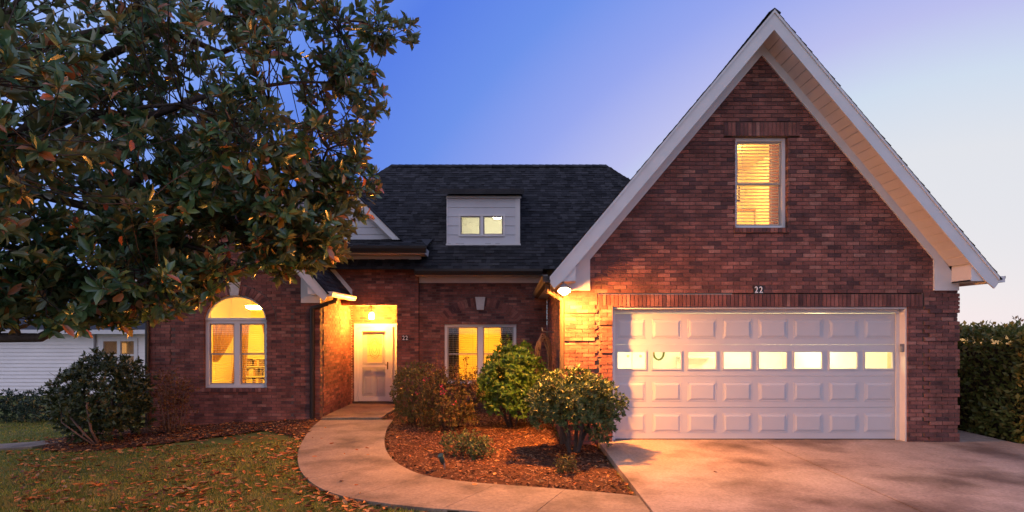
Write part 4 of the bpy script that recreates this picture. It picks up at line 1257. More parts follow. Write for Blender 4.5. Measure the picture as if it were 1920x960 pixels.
# ------------------------------------------------------------------ downspouts
def downspout(pts, w, d, m, name="downspout", brackets=()):
    mb = MB()
    P = [Vector(p) for p in pts]
    for a, b in zip(P[:-1], P[1:]):
        mb.tube([a, b], w / 2, 10)
    mb2 = mb.build(name, m, house, smooth=False)
    for p in P[1:-1]:
        MB().lathe([(w * .2, -w * .52), (w * .46, -w * .3), (w * .53, 0), (w * .46, w * .3), (w * .2, w * .52)], p, 10).build("elbow", m, mb2, smooth=True)
    return mb2
downspout([(0.845, GD - 0.06, 2.42), (0.845, GD - 0.06, -0.02)], 0.085, 0.07, "downspout_brown")
downspout([(0.60, 9.75, 2.66), (0.60, 9.78, 2.54), (0.80, GD - 0.05, 2.44), (0.845, GD - 0.06, 2.40)], 0.085, 0.07, "downspout_brown")
downspout([(-4.00, 13.3, 2.66), (-4.00, 13.25, 2.55), (-4.10, 13.0, 2.48), (-4.40, 12.93, 2.37), (-4.40, 12.93, -0.05)], 0.10, 0.07, "gutter_brown")
downspout([(-8.04, 12.93, 2.6), (-8.04, 12.93, -0.28)], 0.09, 0.07, "gutter_brown")
# side gutters
def gutter_y(x_in, x_out, y0, y1, z0, z1, m):
    s = 1 if x_out > x_in else -1
    w = abs(x_out - x_in); h = z1 - z0
    prof = [(0, 0), (w * .70, 0), (w * .82, h * .35), (w, h * .65), (w, h), (w - .01, h), (w - .01, h * .65), (w * .72, .012), (.01, .012), (.01, h), (0, h)]
    mb = MB(); k = len(prof)
    mb.v += [(x_in + s * a, y0, z0 + b) for a, b in prof] + [(x_in + s * a, y1, z0 + b) for a, b in prof]
    for i in range(k):
        j = (i + 1) % k
        mb.f.append((i, j, k + j, k + i))
    for y in (y0, y1):
        mb.box(x_in + s * .002, x_out - s * 0.012, y - 0.002, y + 0.002, z0 + 0.002, z1 - 0.004)
    return mb.build("gutter", m, house)
gutter_y(GC + HW + 0.002, GC + HW + 0.13, FD + 0.01, 16, APEX - SL * HW - 0.10, APEX - SL * HW + 0.005, "white_trim")
gutter_y(GC - HW - 0.002, GC - HW - 0.13, FD + 0.01, 14.1, APEX - SL * HW - 0.10, APEX - SL * HW + 0.005, "gutter_brown")
gutter_y(WGC + WHW + 0.002, WGC + WHW + 0.13, WD - 0.46, 14.45, WAP - WSL * WHW - 0.10, WAP - WSL * WHW + 0.005, "white_trim")

# ------------------------------------------------------------------ lamps
pl = empty("porch_lantern", (-3.58, 14.95, PZ), "glowing porch lantern hanging above the white front door", "lamp")
lx, ly, lz = -3.58, 14.95, 2.25
MB().lathe([(0.07, -0.02), (0.06, -0.04), (0.012, -0.05), (0.012, -0.14)], (lx, ly, PZ - 0.001), 14).build("ceiling_mount", "brass", pl, smooth=False)
MB().lathe([(0.02, 0.15), (0.085, 0.12), (0.095, 0.105), (0.02, 0.105)][::-1], (lx, ly, lz), 14).build("cap", "brass", pl)
MB().lathe([(0.02, -0.075), (0.045, -0.06), (0.062, -0.02), (0.060, 0.02), (0.04, 0.065), (0.015, 0.085)], (lx, ly, lz), 18).build("bulb", "lamp_porch", pl, smooth=True)
for k in range(4):
    a = math.pi / 4 + k * math.pi / 2
    x, y = lx + 0.085 * math.cos(a), ly + 0.085 * math.sin(a)
    MB().tube([(x, y, lz - 0.11), (x, y, lz + 0.11)], 0.005, 5).build("cage_bar", "brass", pl)
MB().lathe([(0.09, -0.125), (0.095, -0.115), (0.09, -0.108)], (lx, ly, lz), 14).build("bottom_ring", "brass", pl)

fx, fy, fz_ = 0.845, 9.68, 2.575
fl_ = empty("corner_floodlight", (fx, fy, 2.69), "bright orange glowing floodlight under the white eave at the left garage corner", "lamp")
MB().lathe([(0.21, -0.012), (0.215, -0.004), (0.2, 0.0)], (fx, fy, 2.689), 22).build("mount_plate", "white_trim", fl_)
MB().lathe([(0.025, -0.035), (0.04, -0.025), (0.03, -0.012)], (fx, fy, 2.689), 12).build("socket", "white_trim", fl_)
AXF = Vector((0.02, -0.44, -0.90)).normalized()
fc = Vector((fx - 0.005, 9.47, fz_ - 0.01))
MB().tube([fc - AXF * .085, fc - AXF * .06, fc - AXF * .035, fc - AXF * .010, fc + AXF * .045], [.02, .05, .074, .090, .099], 20, cap=False).build("reflector", "metal_grey", fl_, smooth=True)
MB().tube([fc - AXF * .084, fc - AXF * .0835], [.021, .021], 12).build("reflector_base", "metal_grey", fl_)
MB().tube([fc - AXF * .05, fc - AXF * .03, fc - AXF * .0, fc + AXF * .045, fc + AXF * .085, fc + AXF * .11], [.015, .040, .062, .070, .054, .018], 18).build("bulb", "lamp_flood", fl_, smooth=True)
MB().tube([(fx, fy, 2.655), (fx, 9.55, 2.655), tuple(fc - AXF * .08)], [.016, .016, .016], 8).build("arm", "white_trim", fl_)

# garden hose on the garage side wall
hz = empty("garden_hose", (0.80, 12.4, 1.2), "tangled tan garden hose coiled on a hook at the shaded garage side wall", "hose")
random.seed(5)
pts = []
hx, hy = 0.66, 12.3
for k in range(130):
    t = k / 129; a = t * 2 * math.pi * 6.2 + 1.57
    wob = 1 + 0.22 * math.sin(k * 0.37) + 0.1 * math.sin(k * 1.3)
    pts.append((hx + 0.13 * math.cos(a) * wob + 0.02 * math.sin(k * .21), hy - 0.10 * math.sin(k * .5) * 0.3 + 0.05 * math.cos(a), 1.45 + (0.38 * math.sin(a) - 0.10) * wob - (0.18 if math.sin(a) < 0 else 0)))
MB().tube(pts, 0.013, 6).build("coil", "hose", hz, smooth=True)
MB().tube([(0.877, 12.34, 1.86), (0.72, 12.32, 1.86), (0.64, 12.3, 1.88), (0.63, 12.3, 1.95)], 0.012, 6).build("hook", "steel", hz)
MB().tube([(hx - .08, hy, 1.1), (hx - 0.2, hy - .05, 0.9), (hx - 0.02, hy - .05, 0.72), (hx + 0.1, hy, 0.85)], 0.012, 6).build("loose_end", "hose", hz, smooth=True)
random.seed(22)

# path spotlight in the bed
sx, sy = frame_px(831, 884, -0.07)
ps = empty("path_spotlight", (sx, sy, ground_z(sx, sy)), "small green garden spotlight on a stake in the mulch by the walkway", "garden light")
zb = ground_z(sx, sy) + 0.04
MB().tube([(sx + 0.02, sy, zb - 0.06), (sx + 0.018, sy, zb + 0.06), (sx + 0.005, sy, zb + 0.10)], [0.008, 0.012, 0.018], 8).build("stake", "steel", ps)
MB().tube([(sx + .006, sy + .01, zb + 0.085), (sx - 0.012, sy - 0.0, zb + 0.12), (sx - 0.02, sy - 0.015, zb + 0.16), (sx - 0.028, sy - 0.03, zb + 0.20)], [0.022, 0.034, 0.038, 0.036], 12).build("head", "path_light_green", ps, smooth=True)
MB().tube([(sx - 0.028, sy - 0.03, zb + 0.2), (sx - 0.034, sy - 0.038, zb + 0.215)], [0.042, 0.042], 12).build("bezel", "path_light_green", ps)

# ------------------------------------------------------------------ neighbour's house
ND = 22.0
nh = empty("neighbour_house", (-15, ND, -0.6), "low white sided house beyond the lawn with a double window", "house")
NX0, NX1, NZ0, NZ1 = -34.0, -8.6, -0.6, 1.78
NWn = (-15.35, -14.1, 0.42, 1.52)
wl = empty_w = MB().box(NX0, NX1, ND + 0.03, ND + 0.2, NZ0, NZ1)
# wall with an opening
wl = MB()
wl.box(NX0, NWn[0], ND + .03, ND + .2, NZ0, NZ1); wl.box(NWn[1], NX1, ND + .03, ND + .2, NZ0, NZ1); wl.box(NWn[0], NWn[1], ND + .03, ND + .2, NZ0, NWn[2]); wl.box(NWn[0], NWn[1], ND + .03, ND + .2, NWn[3], NZ1)
nwall = wl.build("wall", "white_siding", nh)
nb = 17; bhh = (NZ1 - NZ0) / nb
for k in range(nb):
    za, zb_ = NZ0 + k * bhh, NZ0 + (k + 1) * bhh
    runs = [(NX0, NX1)] if zb_ <= NWn[2] or za >= NWn[3] else [(NX0, NWn[0]), (NWn[1], NX1)]
    for a, b in runs:
        MB().hexa([(a, ND - 0.02, za), (b, ND - 0.02, za), (b, ND + .029, za), (a, ND + .029, za)], [(a, ND + 0.012, zb_), (b, ND + 0.012, zb_), (b, ND + .029, zb_), (a, ND + .029, zb_)]).build("plank", "white_siding", nwall)
m = MB()
a, b, c, d = NWn
m.box(a - .08, a + .05, ND - .05, ND + .06, c - .08, d + .08); m.box(b - .05, b + .08, ND - .05, ND + .06, c - .08, d + .08); m.box(a + .05, b - .05, ND - .05, ND + .06, d - .03, d + .08); m.box(a + .05, b - .05, ND - .05, ND + .06, c - .08, c + .03)
m.box((a + b) / 2 - .06, (a + b) / 2 + .06, ND - .045, ND + .06, c + .03, d - .03)
nwin = m.build("window", "vinyl_frame", nh)
for (e, f_) in ((a + .05, (a + b) / 2 - .06), ((a + b) / 2 + .06, b - .05)):
    MB().box(e, f_, ND - .02, ND + .02, (c + d) / 2 - .03, (c + d) / 2 + .03).build("sash_rail", "vinyl_frame", nwin)
    MB().box(e, f_, ND + .022, ND + .026, c + .03, d - .03).build("pane", "tinted_glass", nwin)
MB().box(a + .08, a + .42, ND + 0.68, ND + .70, (c + d) / 2 + .04, d - .12).build("glowing_picture", "picture_glow", nwin)  # picture panel gives off its own light
MB().box(a - .5, b + .5, ND + 0.72, ND + .78, c - .5, d + .5).build("back_wall", "white_wall", nwin)
nr_ = MB()
nr_.hexa([(NX0, ND - .45, NZ1 + .06), (NX1, ND - .45, NZ1 + .06), (NX1, ND + 4, NZ1 + 1.0), (NX0, ND + 4, NZ1 + 1.0)], [(NX0, ND - .45, NZ1 + .14), (NX1, ND - .45, NZ1 + .14), (NX1, ND + 4, NZ1 + 1.08), (NX0, ND + 4, NZ1 + 1.08)])
nr_.build("roof", "shingle_dark", nh)
MB().box(NX0, NX1, ND - .47, ND - .44, NZ1 - .02, NZ1 + .14).build("fascia_board", "white_trim", nh)
MB().box(NX0, NX1, ND - .44, ND - .021, NZ1 - .02, NZ1 + .0).build("soffit", "white_trim", nh)
MB().tube([(-15.6, ND - .06, 0.3), (-15.6, ND - .06, 1.76)], 0.045, 8).build("conduit", "metal_grey", nh)

# ------------------------------------------------------------------ plants
def leaf_cloud(C, rad, n, ll, whorl=7, shell=0.55, up=0.5, jitter=0.5, tmpl=4, flat_bottom=-0.9, wid=0.68, seed=0, lump=0.25, box=0.0):
    """positions and frames of leaves clustered in whorls through an ellipsoid"""
    g = np.random.default_rng(seed)
    C = np.array(C); rad = np.array(rad)
    nw = max(4, n // whorl)
    d = unit(g.normal(size=(nw * 3, 3)))
    d = d[d[:, 2] > flat_bottom][:nw]
    if box:
        d = d / (np.max(np.abs(d), axis=1, keepdims=True) ** box)
    r = shell + (1 - shell) * g.random(len(d)) ** 0.6
    ph = g.random(3) * 6
    l = 1 + lump * (np.sin(d[:, 0] * 5 + ph[0]) * np.sin(d[:, 1] * 6 + ph[1]) + 0.6 * np.sin(d[:, 2] * 7 + ph[2]) * np.sin(d[:, 0] * 9))
    P = C + d * rad * (r * l)[:, None]
    ax = unit(d * (1 / rad) * rad.mean() + np.array([0, 0, up]) + g.normal(size=d.shape) * jitter * 0.6)
    return whorls(P, ax, ll, whorl, g, wid)

def whorls(P, ax, ll, k, g, wid=1.0, spread=0.9):
    n = len(P)
    s = unit(np.cross(ax, unit(g.normal(size=ax.shape)))); t = np.cross(ax, s)
    Pl, Dl, Ul, Sl = [], [], [], []
    for i in range(k):
        th = 2 * math.pi * i / k + g.random(n) * 0.8
        rad = s * np.cos(th)[:, None] + t * np.sin(th)[:, None]
        tilt = spread * (0.5 + g.random(n)[:, None])
        d = unit(ax + rad * tilt * 1.3 + 0.28 * g.normal(size=ax.shape))
        Pl.append(P + ax * (g.random(n)[:, None] - 0.5) * ll * 0.5); Dl.append(d); Ul.append(ax + 0.3 * g.normal(size=ax.shape)); Sl.append(ll * (0.65 + 0.6 * g.random(n)))
    Pl, Dl, Ul, Sl = map(np.concatenate, (Pl, Dl, Ul, Sl))
    F = frames(Dl, Ul)
    F = F * Sl[:, None, None]
    F[:, :, 0] *= wid
    return Pl, F

TM = {2: (LEAF2_V, LEAF2_F), 4: (LEAF4_V, LEAF4_F), 8: (LEAF_V, LEAF_F)}
def add_foliage(parent, P, F, m, tm=4, name="foliage"):
    me = scatter(name, *TM[tm], F, P)
    return link(name, me, parent, m)

def stems(parent, base, C, rad, n, r0, m, seed=0, name="stem", fan=0.5):
    g = random.Random(seed)
    for k in range(n):
        a = 2 * math.pi * (k + g.random() * .6) / n
        e = Vector((C[0] + rad[0] * fan * math.cos(a), C[1] + rad[1] * fan * math.sin(a), C[2] + rad[2] * g.uniform(-.1, .45)))
        b = Vector(base) + Vector((0.05 * math.cos(a), 0.05 * math.sin(a), -0.05))
        mid = b.lerp(e, 0.5) + Vector((g.uniform(-.06, .06), g.uniform(-.06, .06), -0.04))
        mb = MB().tube([b, b.lerp(mid, .5) + Vector((g.uniform(-.03, .03), 0, 0)), mid, mid.lerp(e, .5) + Vector((0, 0, 0.04)), e], [r0, r0 * .85, r0 * .65, r0 * .5, r0 * .25], 7)
        for q in range(3):
            p = mid.lerp(e, 0.2 + 0.25 * q)
            tip = Vector((C[0] + rad[0] * g.uniform(-.8, .8), C[1] + rad[1] * g.uniform(-.8, .8), C[2] + rad[2] * g.uniform(-.2, .8)))
            mb.tube([p, p.lerp(tip, .5) + Vector((g.uniform(-.04, .04), g.uniform(-.04, .04), 0.03)), tip], [r0 * .4, r0 * .28, r0 * .12], 5)
        mb.build(name, m, parent, smooth=True)

def shrub(name, base, C, rad, n, ll, leafm, label, cat="shrub", group=None, nst=5, r0=0.02, stm="twig", seed=1, **kw):
    t = empty(name, base, label, cat, group)
    tm = kw.pop("tm", 4)
    P, F = leaf_cloud(C, rad, n, ll, seed=seed, **kw)
    add_foliage(t, P, F, leafm, tm)
    stems(t, base, C, rad, nst, r0, stm, seed)
    return t

gz = ground_z
# round dark bush, left
bx_, by_ = -7.92, 11.25
t = shrub("rounded_shrub", (bx_ + 0.1, by_, gz(bx_, by_)), (bx_, by_ + 0.1, 0.56), (0.84, 0.74, 0.88), 8500, 0.105, "dark_shrub_leaf", "large round dark green bush with pale bare stems at the left of the lawn", nst=5, r0=0.028, stm="pale_stem", seed=3, whorl=8, flat_bottom=-0.86, lump=0.12)
for k, (dx, dz, q) in enumerate(((-0.45, 0.62, 0.024), (-0.05, 0.80, 0.026), (-0.62, 0.5, 0.018))):
    MB().tube([(bx_ + 0.28, by_ - 0.35, gz(bx_, by_) - .03), (bx_ + 0.22 + dx * .3, by_ - 0.5, gz(bx_, by_) + dz * .45), (bx_ + .2 + dx * .8, by_ - 0.55, gz(bx_, by_) + dz), (bx_ + .2 + dx, by_ - 0.4, gz(bx_, by_) + dz + .2)], [q, q * .9, q * .7, q * .4], 7).build("stem", "pale_stem", t, smooth=True)
# bare reddish shrub by the wing wall
tx, ty = -6.93, 11.95
ts = empty("bare_twig_shrub", (tx, ty, gz(tx, ty)), "thin reddish twiggy bush with few leaves in front of the brick wing", "shrub")
g = random.Random(9); tips = []
for k in range(16):
    a = g.uniform(0, 6.283); rr = g.uniform(0.1, 0.5)
    b = Vector((tx + 0.12 * math.cos(a), ty + 0.12 * math.sin(a), gz(tx, ty) - 0.03))
    e = Vector((tx + rr * math.cos(a), ty + rr * .8 * math.sin(a), gz(tx, ty) + g.uniform(0.75, 1.22)))
    md = b.lerp(e, .5) + Vector((g.uniform(-.07, .07), g.uniform(-.05, .05), .05))
    m = MB().tube([b, b.lerp(md, .5), md, md.lerp(e, .5) + Vector((g.uniform(-.03, .03), 0, 0)), e], [0.012, .010, .008, .006, .003], 5)
    for q in range(7):
        s_ = (b.lerp(md, g.random()) if g.random() < .3 else md.lerp(e, g.random()))
        e2 = s_ + Vector((g.uniform(-.25, .25), g.uniform(-.2, .2), g.uniform(0.05, .3)))
        m.tube([s_, s_.lerp(e2, .5) + Vector((g.uniform(-.03, .03), 0, .02)), e2], [.004, .003, .0015], 4)
        tips += [e2, s_.lerp(e2, .6), s_.lerp(e2, .35)]
    m.build("stem", "pale_stem", ts, smooth=True)
P = np.array([tuple(v) for v in tips]); P = np.concatenate([P] + [P + rng.normal(size=P.shape) * q for q in (.03, .05, .05, .07, .07, .09)])
D = unit(rng.normal(size=P.shape) + np.array([0, 0, .4]))
add_foliage(ts, P, frames(D, unit(rng.normal(size=P.shape))) * (0.045 * (0.6 + 0.7 * rng.random(len(P))))[:, None, None], "bronze_leaf", 4)
# bed shrubs
shrub("clipped_shrub", (-1.98, 12.1, gz(0, 0)), (-1.98, 12.15, 0.60), (0.50, 0.48, 0.62), 8500, 0.052, "azalea_leaf", "boxy olive green bush beside the front door walk", nst=6, r0=0.014, seed=11, whorl=6, box=0.35, lump=0.12)
az = shrub("reddish_shrub", (-1.22, 11.35, gz(0, 0)), (-1.22, 11.4, 0.52), (0.60, 0.50, 0.56), 8500, 0.05, "red_azalea_leaf", "dark reddish bush with upright sprays and pink blooms below the amber window", nst=8, r0=0.012, seed=12, whorl=6, lump=0.35)
g = random.Random(4); PP = []; m = MB()
for k in range(26):
    bx0 = -1.25 + g.uniform(-.45, .6); by0 = 11.35 + g.uniform(-.3, .3); zt = g.uniform(1.0, 1.32) if k < 20 else g.uniform(1.3, 1.5)
    b = Vector((bx0, by0, 0.6)); e = Vector((bx0 + g.uniform(-.08, .08), by0, zt))
    m.tube([b, b.lerp(e, .5), e], [.005, .004, .002], 4)
    for q in range(26):
        PP.append(tuple(b.lerp(e, g.uniform(.2, 1)) + Vector((g.uniform(-.03, .03), g.uniform(-.03, .03), 0))))
m.build("stem", "twig", az)
P = np.array(PP); D = unit(rng.normal(size=P.shape) + np.array([0, 0, .7]))
add_foliage(az, P, frames(D, unit(rng.normal(size=P.shape))) * (0.045 * (0.6 + 0.7 * rng.random(len(P))))[:, None, None], "bronze_leaf", 4, "sprays")["kind"] = "stuff"
P = np.array([(-1.75, 11.62, 0.88), (-1.68, 11.7, 0.93), (-1.32, 10.88, 0.86), (-1.28, 10.87, 0.74), (-1.30, 10.86, 0.80), (-1.9, 11.65, 0.62), (-1.05, 10.9, 0.55)])
P = np.repeat(P, 7, axis=0) + rng.normal(size=(49, 3)) * 0.025
add_foliage(az, P, frames(unit(rng.normal(size=P.shape)), unit(rng.normal(size=P.shape))) * 0.05, "pink_flower", 4, "flowers")["kind"] = "stuff"
shrub("rhododendron", (0.0, 11.75, gz(0, 0)), (-0.02, 11.75, 0.80), (0.60, 0.58, 0.84), 8200, 0.10, "bright_shrub_leaf", "tall bright green leafy bush lit by the floodlight, between the amber window and garage corner", nst=6, r0=0.02, seed=14, whorl=8, flat_bottom=-0.7, lump=0.18)
# small tree form shrub near the garage corner
tx, ty = 0.93, 9.22
tf = empty("tree_form_shrub", (tx, ty, gz(tx, ty)), "small domed evergreen on twisted bare trunks at the corner of the driveway", "shrub")
P, F = leaf_cloud((0.98, 9.22, 0.72), (0.76, 0.60, 0.54), 12500, 0.068, whorl=7, shell=0.35, seed=15, flat_bottom=-0.55, lump=0.16, up=0.6)
add_foliage(tf, P, F, "holly_leaf", 4)
P, F = leaf_cloud((1.35, 9.05, 0.42), (0.25, 0.3, 0.28), 700, 0.075, whorl=7, shell=0.3, seed=16)
add_foliage(tf, P, F, "holly_leaf", 4)
g = random.Random(2)
for k, (ex_, ey_, ez_) in enumerate(((0.55, 9.3, 0.75), (0.8, 9.05, 0.9), (1.05, 9.4, 0.95), (1.35, 9.1, 0.8), (1.15, 8.95, 0.85))):
    b = Vector((tx + g.uniform(-.05, .07), ty + g.uniform(-.04, .04), gz(tx, ty) - .05)); e = Vector((ex_, ey_, ez_))
    md = Vector((b.x + (e.x - b.x) * .35 + g.uniform(-.03, .03), b.y + (e.y - b.y) * .4, 0.28))
    m = MB().tube([b, b.lerp(md, .5) + Vector((g.uniform(-.03, .03), 0, 0)), md, md.lerp(e, .5) + Vector((g.uniform(-.04, .04), 0, .03)), e], [.038, .034, .028, .02, .01], 8)
    for q in range(4):
        s_ = md.lerp(e, .2 + .2 * q); e2 = s_ + Vector((g.uniform(-.3, .3), g.uniform(-.25, .25), g.uniform(.1, .3)))
        m.tube([s_, s_.lerp(e2, .5) + Vector((0, 0, .03)), e2], [.012, .009, .004], 5)
    m.build("trunk", "bark", tf, smooth=True)
# low shrub, two lobes
lx_, ly_ = -0.70, 9.0
ls = empty("low_shrub", (lx_ + .06, ly_ - .05, gz(0, 0)), "low spreading green shrub alone in the middle of the mulch bed", "shrub")
for (c, r_, n, sd_) in (((lx_ - .15, ly_ + .1, 0.14), (0.26, 0.22, 0.20), 1300, 31), ((lx_ + .18, ly_ - .08, 0.11), (0.25, 0.22, 0.22), 1500, 32)):
    P, F = leaf_cloud(c, r_, n, 0.042, whorl=6, shell=0.3, seed=sd_, lump=0.3)
    add_foliage(ls, P, F, "holly_leaf", 4)
stems(ls, (lx_ + .05, ly_, gz(0, 0)), (lx_, ly_, .15), (.35, .2, .15), 6, .008, "twig", 3)
shrub("tiny_shrub", (0.73, 7.95, gz(0, 0)), (0.73, 7.95, 0.07), (0.165, 0.15, 0.13), 900, 0.035, "azalea_leaf", "tiny leafy shrub with rusty left side near the driveway edge", nst=4, r0=0.006, seed=33, whorl=6, shell=.3)
# small grassy plant on the bed corner near the driveway
sp = empty("seedling", (1.30, 7.2, gz(0, 0)), "small sprig with purple flowers at the bed corner by the driveway", "plant")
P, F = leaf_cloud((1.30, 7.22, -0.01), (0.09, 0.08, 0.06), 120, 0.04, seed=40)
add_foliage(sp, P, F, "bronze_leaf", 4)

# hedge right
hx0, hx1, hy0, hy1, hz1 = 8.6, 9.9, 9.0, 24.0, 1.86
hd = empty("clipped_hedge", (9.2, 12, gz(9, 12)), "tall clipped green hedge beside the garage and driveway", "hedge")
n = 26000
g = np.random.default_rng(50)
face = g.random(n)
Y = hy0 + (hy1 - hy0) * g.random(n) ** 1.7
Z = -0.05 + (hz1 + .05) * g.random(n)
X = hx0 + np.abs(g.normal(size=n)) * 0.16
DN = np.tile(np.array([[-1.0, -0.15, 0.35]]), (n, 1))
tp = face < 0.28
Z[tp] = hz1 - np.abs(g.normal(size=tp.sum())) * 0.07; X[tp] = hx0 + (hx1 - hx0) * g.random(tp.sum()); DN[tp] = (0, 0, 1)
fr = (face > 0.28) & (face < 0.36)
Y[fr] = hy0 + np.abs(g.normal(size=fr.sum())) * .12; X[fr] = hx0 + (hx1 - hx0) * g.random(fr.sum()); DN[fr] = (0, -1, .3)
lmp = 0.10 * np.sin(Y * 2.3) * np.sin(Z * 3.1 + 1) + 0.07 * np.sin(Y * 5.1 + Z * 4)
X = X + np.where(tp, 0, lmp); Z = Z + np.where(tp, 0.05 * np.sin(Y * 3.3 + X * 4) + 0.06 * g.random(n) ** 3 * 2, 0)
P = np.stack([X, Y, Z], axis=1)
D = unit(DN * 0.7 + g.normal(size=P.shape) * 0.6 + np.array([0, 0, .25]))
add_foliage(hd, P, frames(D, unit(DN + 0.4 * g.normal(size=P.shape))) * (0.10 * (0.6 + .7 * g.random(n)))[:, None, None], "hedge_leaf", 4)
MB().box(hx0 + .3, hx1 - .2, hy0 + .3, hy1, -0.1, hz1 - .22).build("core_branches", "twig", hd)
gg = random.Random(8)
for k in range(22):
    y = hy0 + .3 + k * 0.5; b = Vector((hx0 + .32 + gg.uniform(-.05, .1), y, -.1)); e = Vector((hx0 + .1 + gg.uniform(-.1, .2), y + gg.uniform(-.3, .3), 0.9))
    MB().tube([b, b.lerp(e, .5) + Vector((gg.uniform(-.06, .06), 0, 0)), e], [.025, .02, .01], 6).build("stem", "bark", hd)
# shoots above the hedge
st = empty("bare_shoots", (9.6, 11.0, 1.6), "thin bare shoots rising above the hedge top against the sky", "plant")
for (dx, h_, lean) in ((0, .42, -.10), (.08, .34, .12), (-.2, .30, -.22), (.12, .22, .1)):
    MB().tube([(9.6 + dx * .4, 11.0, 1.55), (9.6 + dx, 11.0, 1.75), (9.6 + dx + lean, 11.02, 1.75 + h_)], [.018, .014, .004], 6).build("stem", "pale_stem", st)
P, F = leaf_cloud((9.6, 11.0, 2.0), (0.3, .1, .2), 50, 0.07, seed=60)
add_foliage(st, P, F, "bronze_leaf", 4)

# neighbour's shrubs
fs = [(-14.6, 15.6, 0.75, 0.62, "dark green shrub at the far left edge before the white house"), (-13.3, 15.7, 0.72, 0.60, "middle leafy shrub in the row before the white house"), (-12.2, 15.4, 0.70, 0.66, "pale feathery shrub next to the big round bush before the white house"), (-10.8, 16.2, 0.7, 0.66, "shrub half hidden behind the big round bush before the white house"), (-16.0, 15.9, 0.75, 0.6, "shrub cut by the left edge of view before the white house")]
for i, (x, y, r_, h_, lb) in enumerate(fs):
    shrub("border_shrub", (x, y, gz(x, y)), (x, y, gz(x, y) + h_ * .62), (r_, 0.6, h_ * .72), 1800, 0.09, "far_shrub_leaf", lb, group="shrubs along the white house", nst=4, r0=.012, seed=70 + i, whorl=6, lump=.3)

# ------------------------------------------------------------------ magnolia
mg = empty("magnolia_tree", (-8.3, 7.5, gz(-8.3, 7.5)), "large magnolia with glossy dark leaves spreading over the left of the yard", "tree")
g = np.random.default_rng(101)
blobs = [((-5.2, 7.5, 4.6), (2.8, 2.2, 2.5), 800), ((-3.5, 8.0, 4.9), (1.75, 1.5, 1.9), 330), ((-3.65, 8.3, 3.55), (1.40, 1.1, 0.95), 330), ((-4.3, 7.6, 6.3), (2.3, 1.7, 1.1), 180),
         ((-4.7, 5.3, 3.7), (1.25, .8, 1.0), 150), ((-1.95, 8.6, 6.4), (0.55, .5, .38), 26), ((-5.6, 7.2, 2.6), (2.0, 1.4, .72), 460), ((-5.0, 7.6, 2.75), (0.9, 1.0, .58), 150), ((-3.3, 8.4, 3.25), (1.0, .9, .5), 130), ((-2.35, 8.5, 5.5), (.45, .5, .5), 30), ((-2.3, 8.5, 3.9), (.5, .5, .45), 36), ((-4.4, 8.0, 2.7), (.45, .5, .42), 50), ((-3.0, 8.3, 3.1), (.35, .4, .35), 24)]
WP = []
for c, r_, n in blobs:
    k = 0
    while k < n:
        d = unit(g.normal(size=3)); q = g.random() ** (1 / 2.2)
        p = np.array(c) + d * np.array(r_) * q
        v = noise.noise(Vector(p * 0.9)) + 0.5 * noise.noise(Vector(p * 2.1 + 7))
        if v < (0.08 if p[0] > -4.6 and p[2] > 3.6 else -0.08) and g.random() < 0.9: continue
        if p[2] < 1.9 + 0.12 * math.sin(p[0] * 4) or (p[1] > 9.9): continue
        WP.append(p); k += 1
WP = np.array(WP)
limb_ends = [(-4.9, 7.3, 2.75), (-3.0, 8.3, 3.1), (-2.5, 8.4, 4.0), (-2.4, 8.3, 5.4), (-3.0, 7.8, 6.6), (-4.8, 7.4, 6.8), (-4.6, 5.4, 3.7), (-3.9, 7.0, 4.6), (-5.6, 6.4, 5.2), (-5.0, 8.8, 5.2), (-6.0, 8.8, 3.4), (-2.0, 8.6, 6.4)]
tm_ = MB()
TB = Vector((-8.3, 7.5, gz(-8.3, 7.5) - 0.1))
trunk_pts = [TB, Vector((-8.25, 7.5, 0.6)), Vector((-8.2, 7.45, 1.7)), Vector((-8.05, 7.5, 3.2)), Vector((-7.95, 7.5, 4.8)), Vector((-7.9, 7.5, 6.6))]
tm_.tube(trunk_pts, [.30, .24, .21, .18, .13, .07], 12).build("trunk", "bark", mg, smooth=True)
nodes = []
gr = random.Random(77)
for i, e in enumerate(limb_ends):
    e = Vector(e)
    s = Vector((-8.15, 7.48, max(1.5, min(5.6, e.z * 0.62 + .3))))
    if i == 0:
        pts = [Vector((-8.2, 7.4, 1.62)), Vector((-6.8, 7.2, 1.78)), Vector((-6.2, 7.15, 1.80)), Vector((-5.75, 7.15, 1.80)), Vector((-5.45, 7.2, 1.98)), Vector((-5.15, 7.2, 2.3)), e]
        rr = [.085, .07, .062, .058, .05, .04, .02]
    else:
        pts = []; K = 9
        for k in range(K + 1):
            t_ = k / K
            p = s.lerp(e, t_) + Vector((0, 0, 0.55 * math.sin(math.pi * t_) * gr.uniform(.2, 1)))
            if 0 < k < K: p += Vector((gr.uniform(-.12, .12), gr.uniform(-.12, .12), gr.uniform(-.12, .12)))
            pts.append(p)
        rr = [.085 * (1 - k / K) + .012 for k in range(K + 1)]
    MB().tube(pts, rr, 8).build("limb", "bark", mg, smooth=True)
    for a, b in zip(pts[:-1], pts[1:]):
        for q in range(4): nodes.append(a.lerp(b, q / 4))
NP = np.array([tuple(v) for v in nodes])
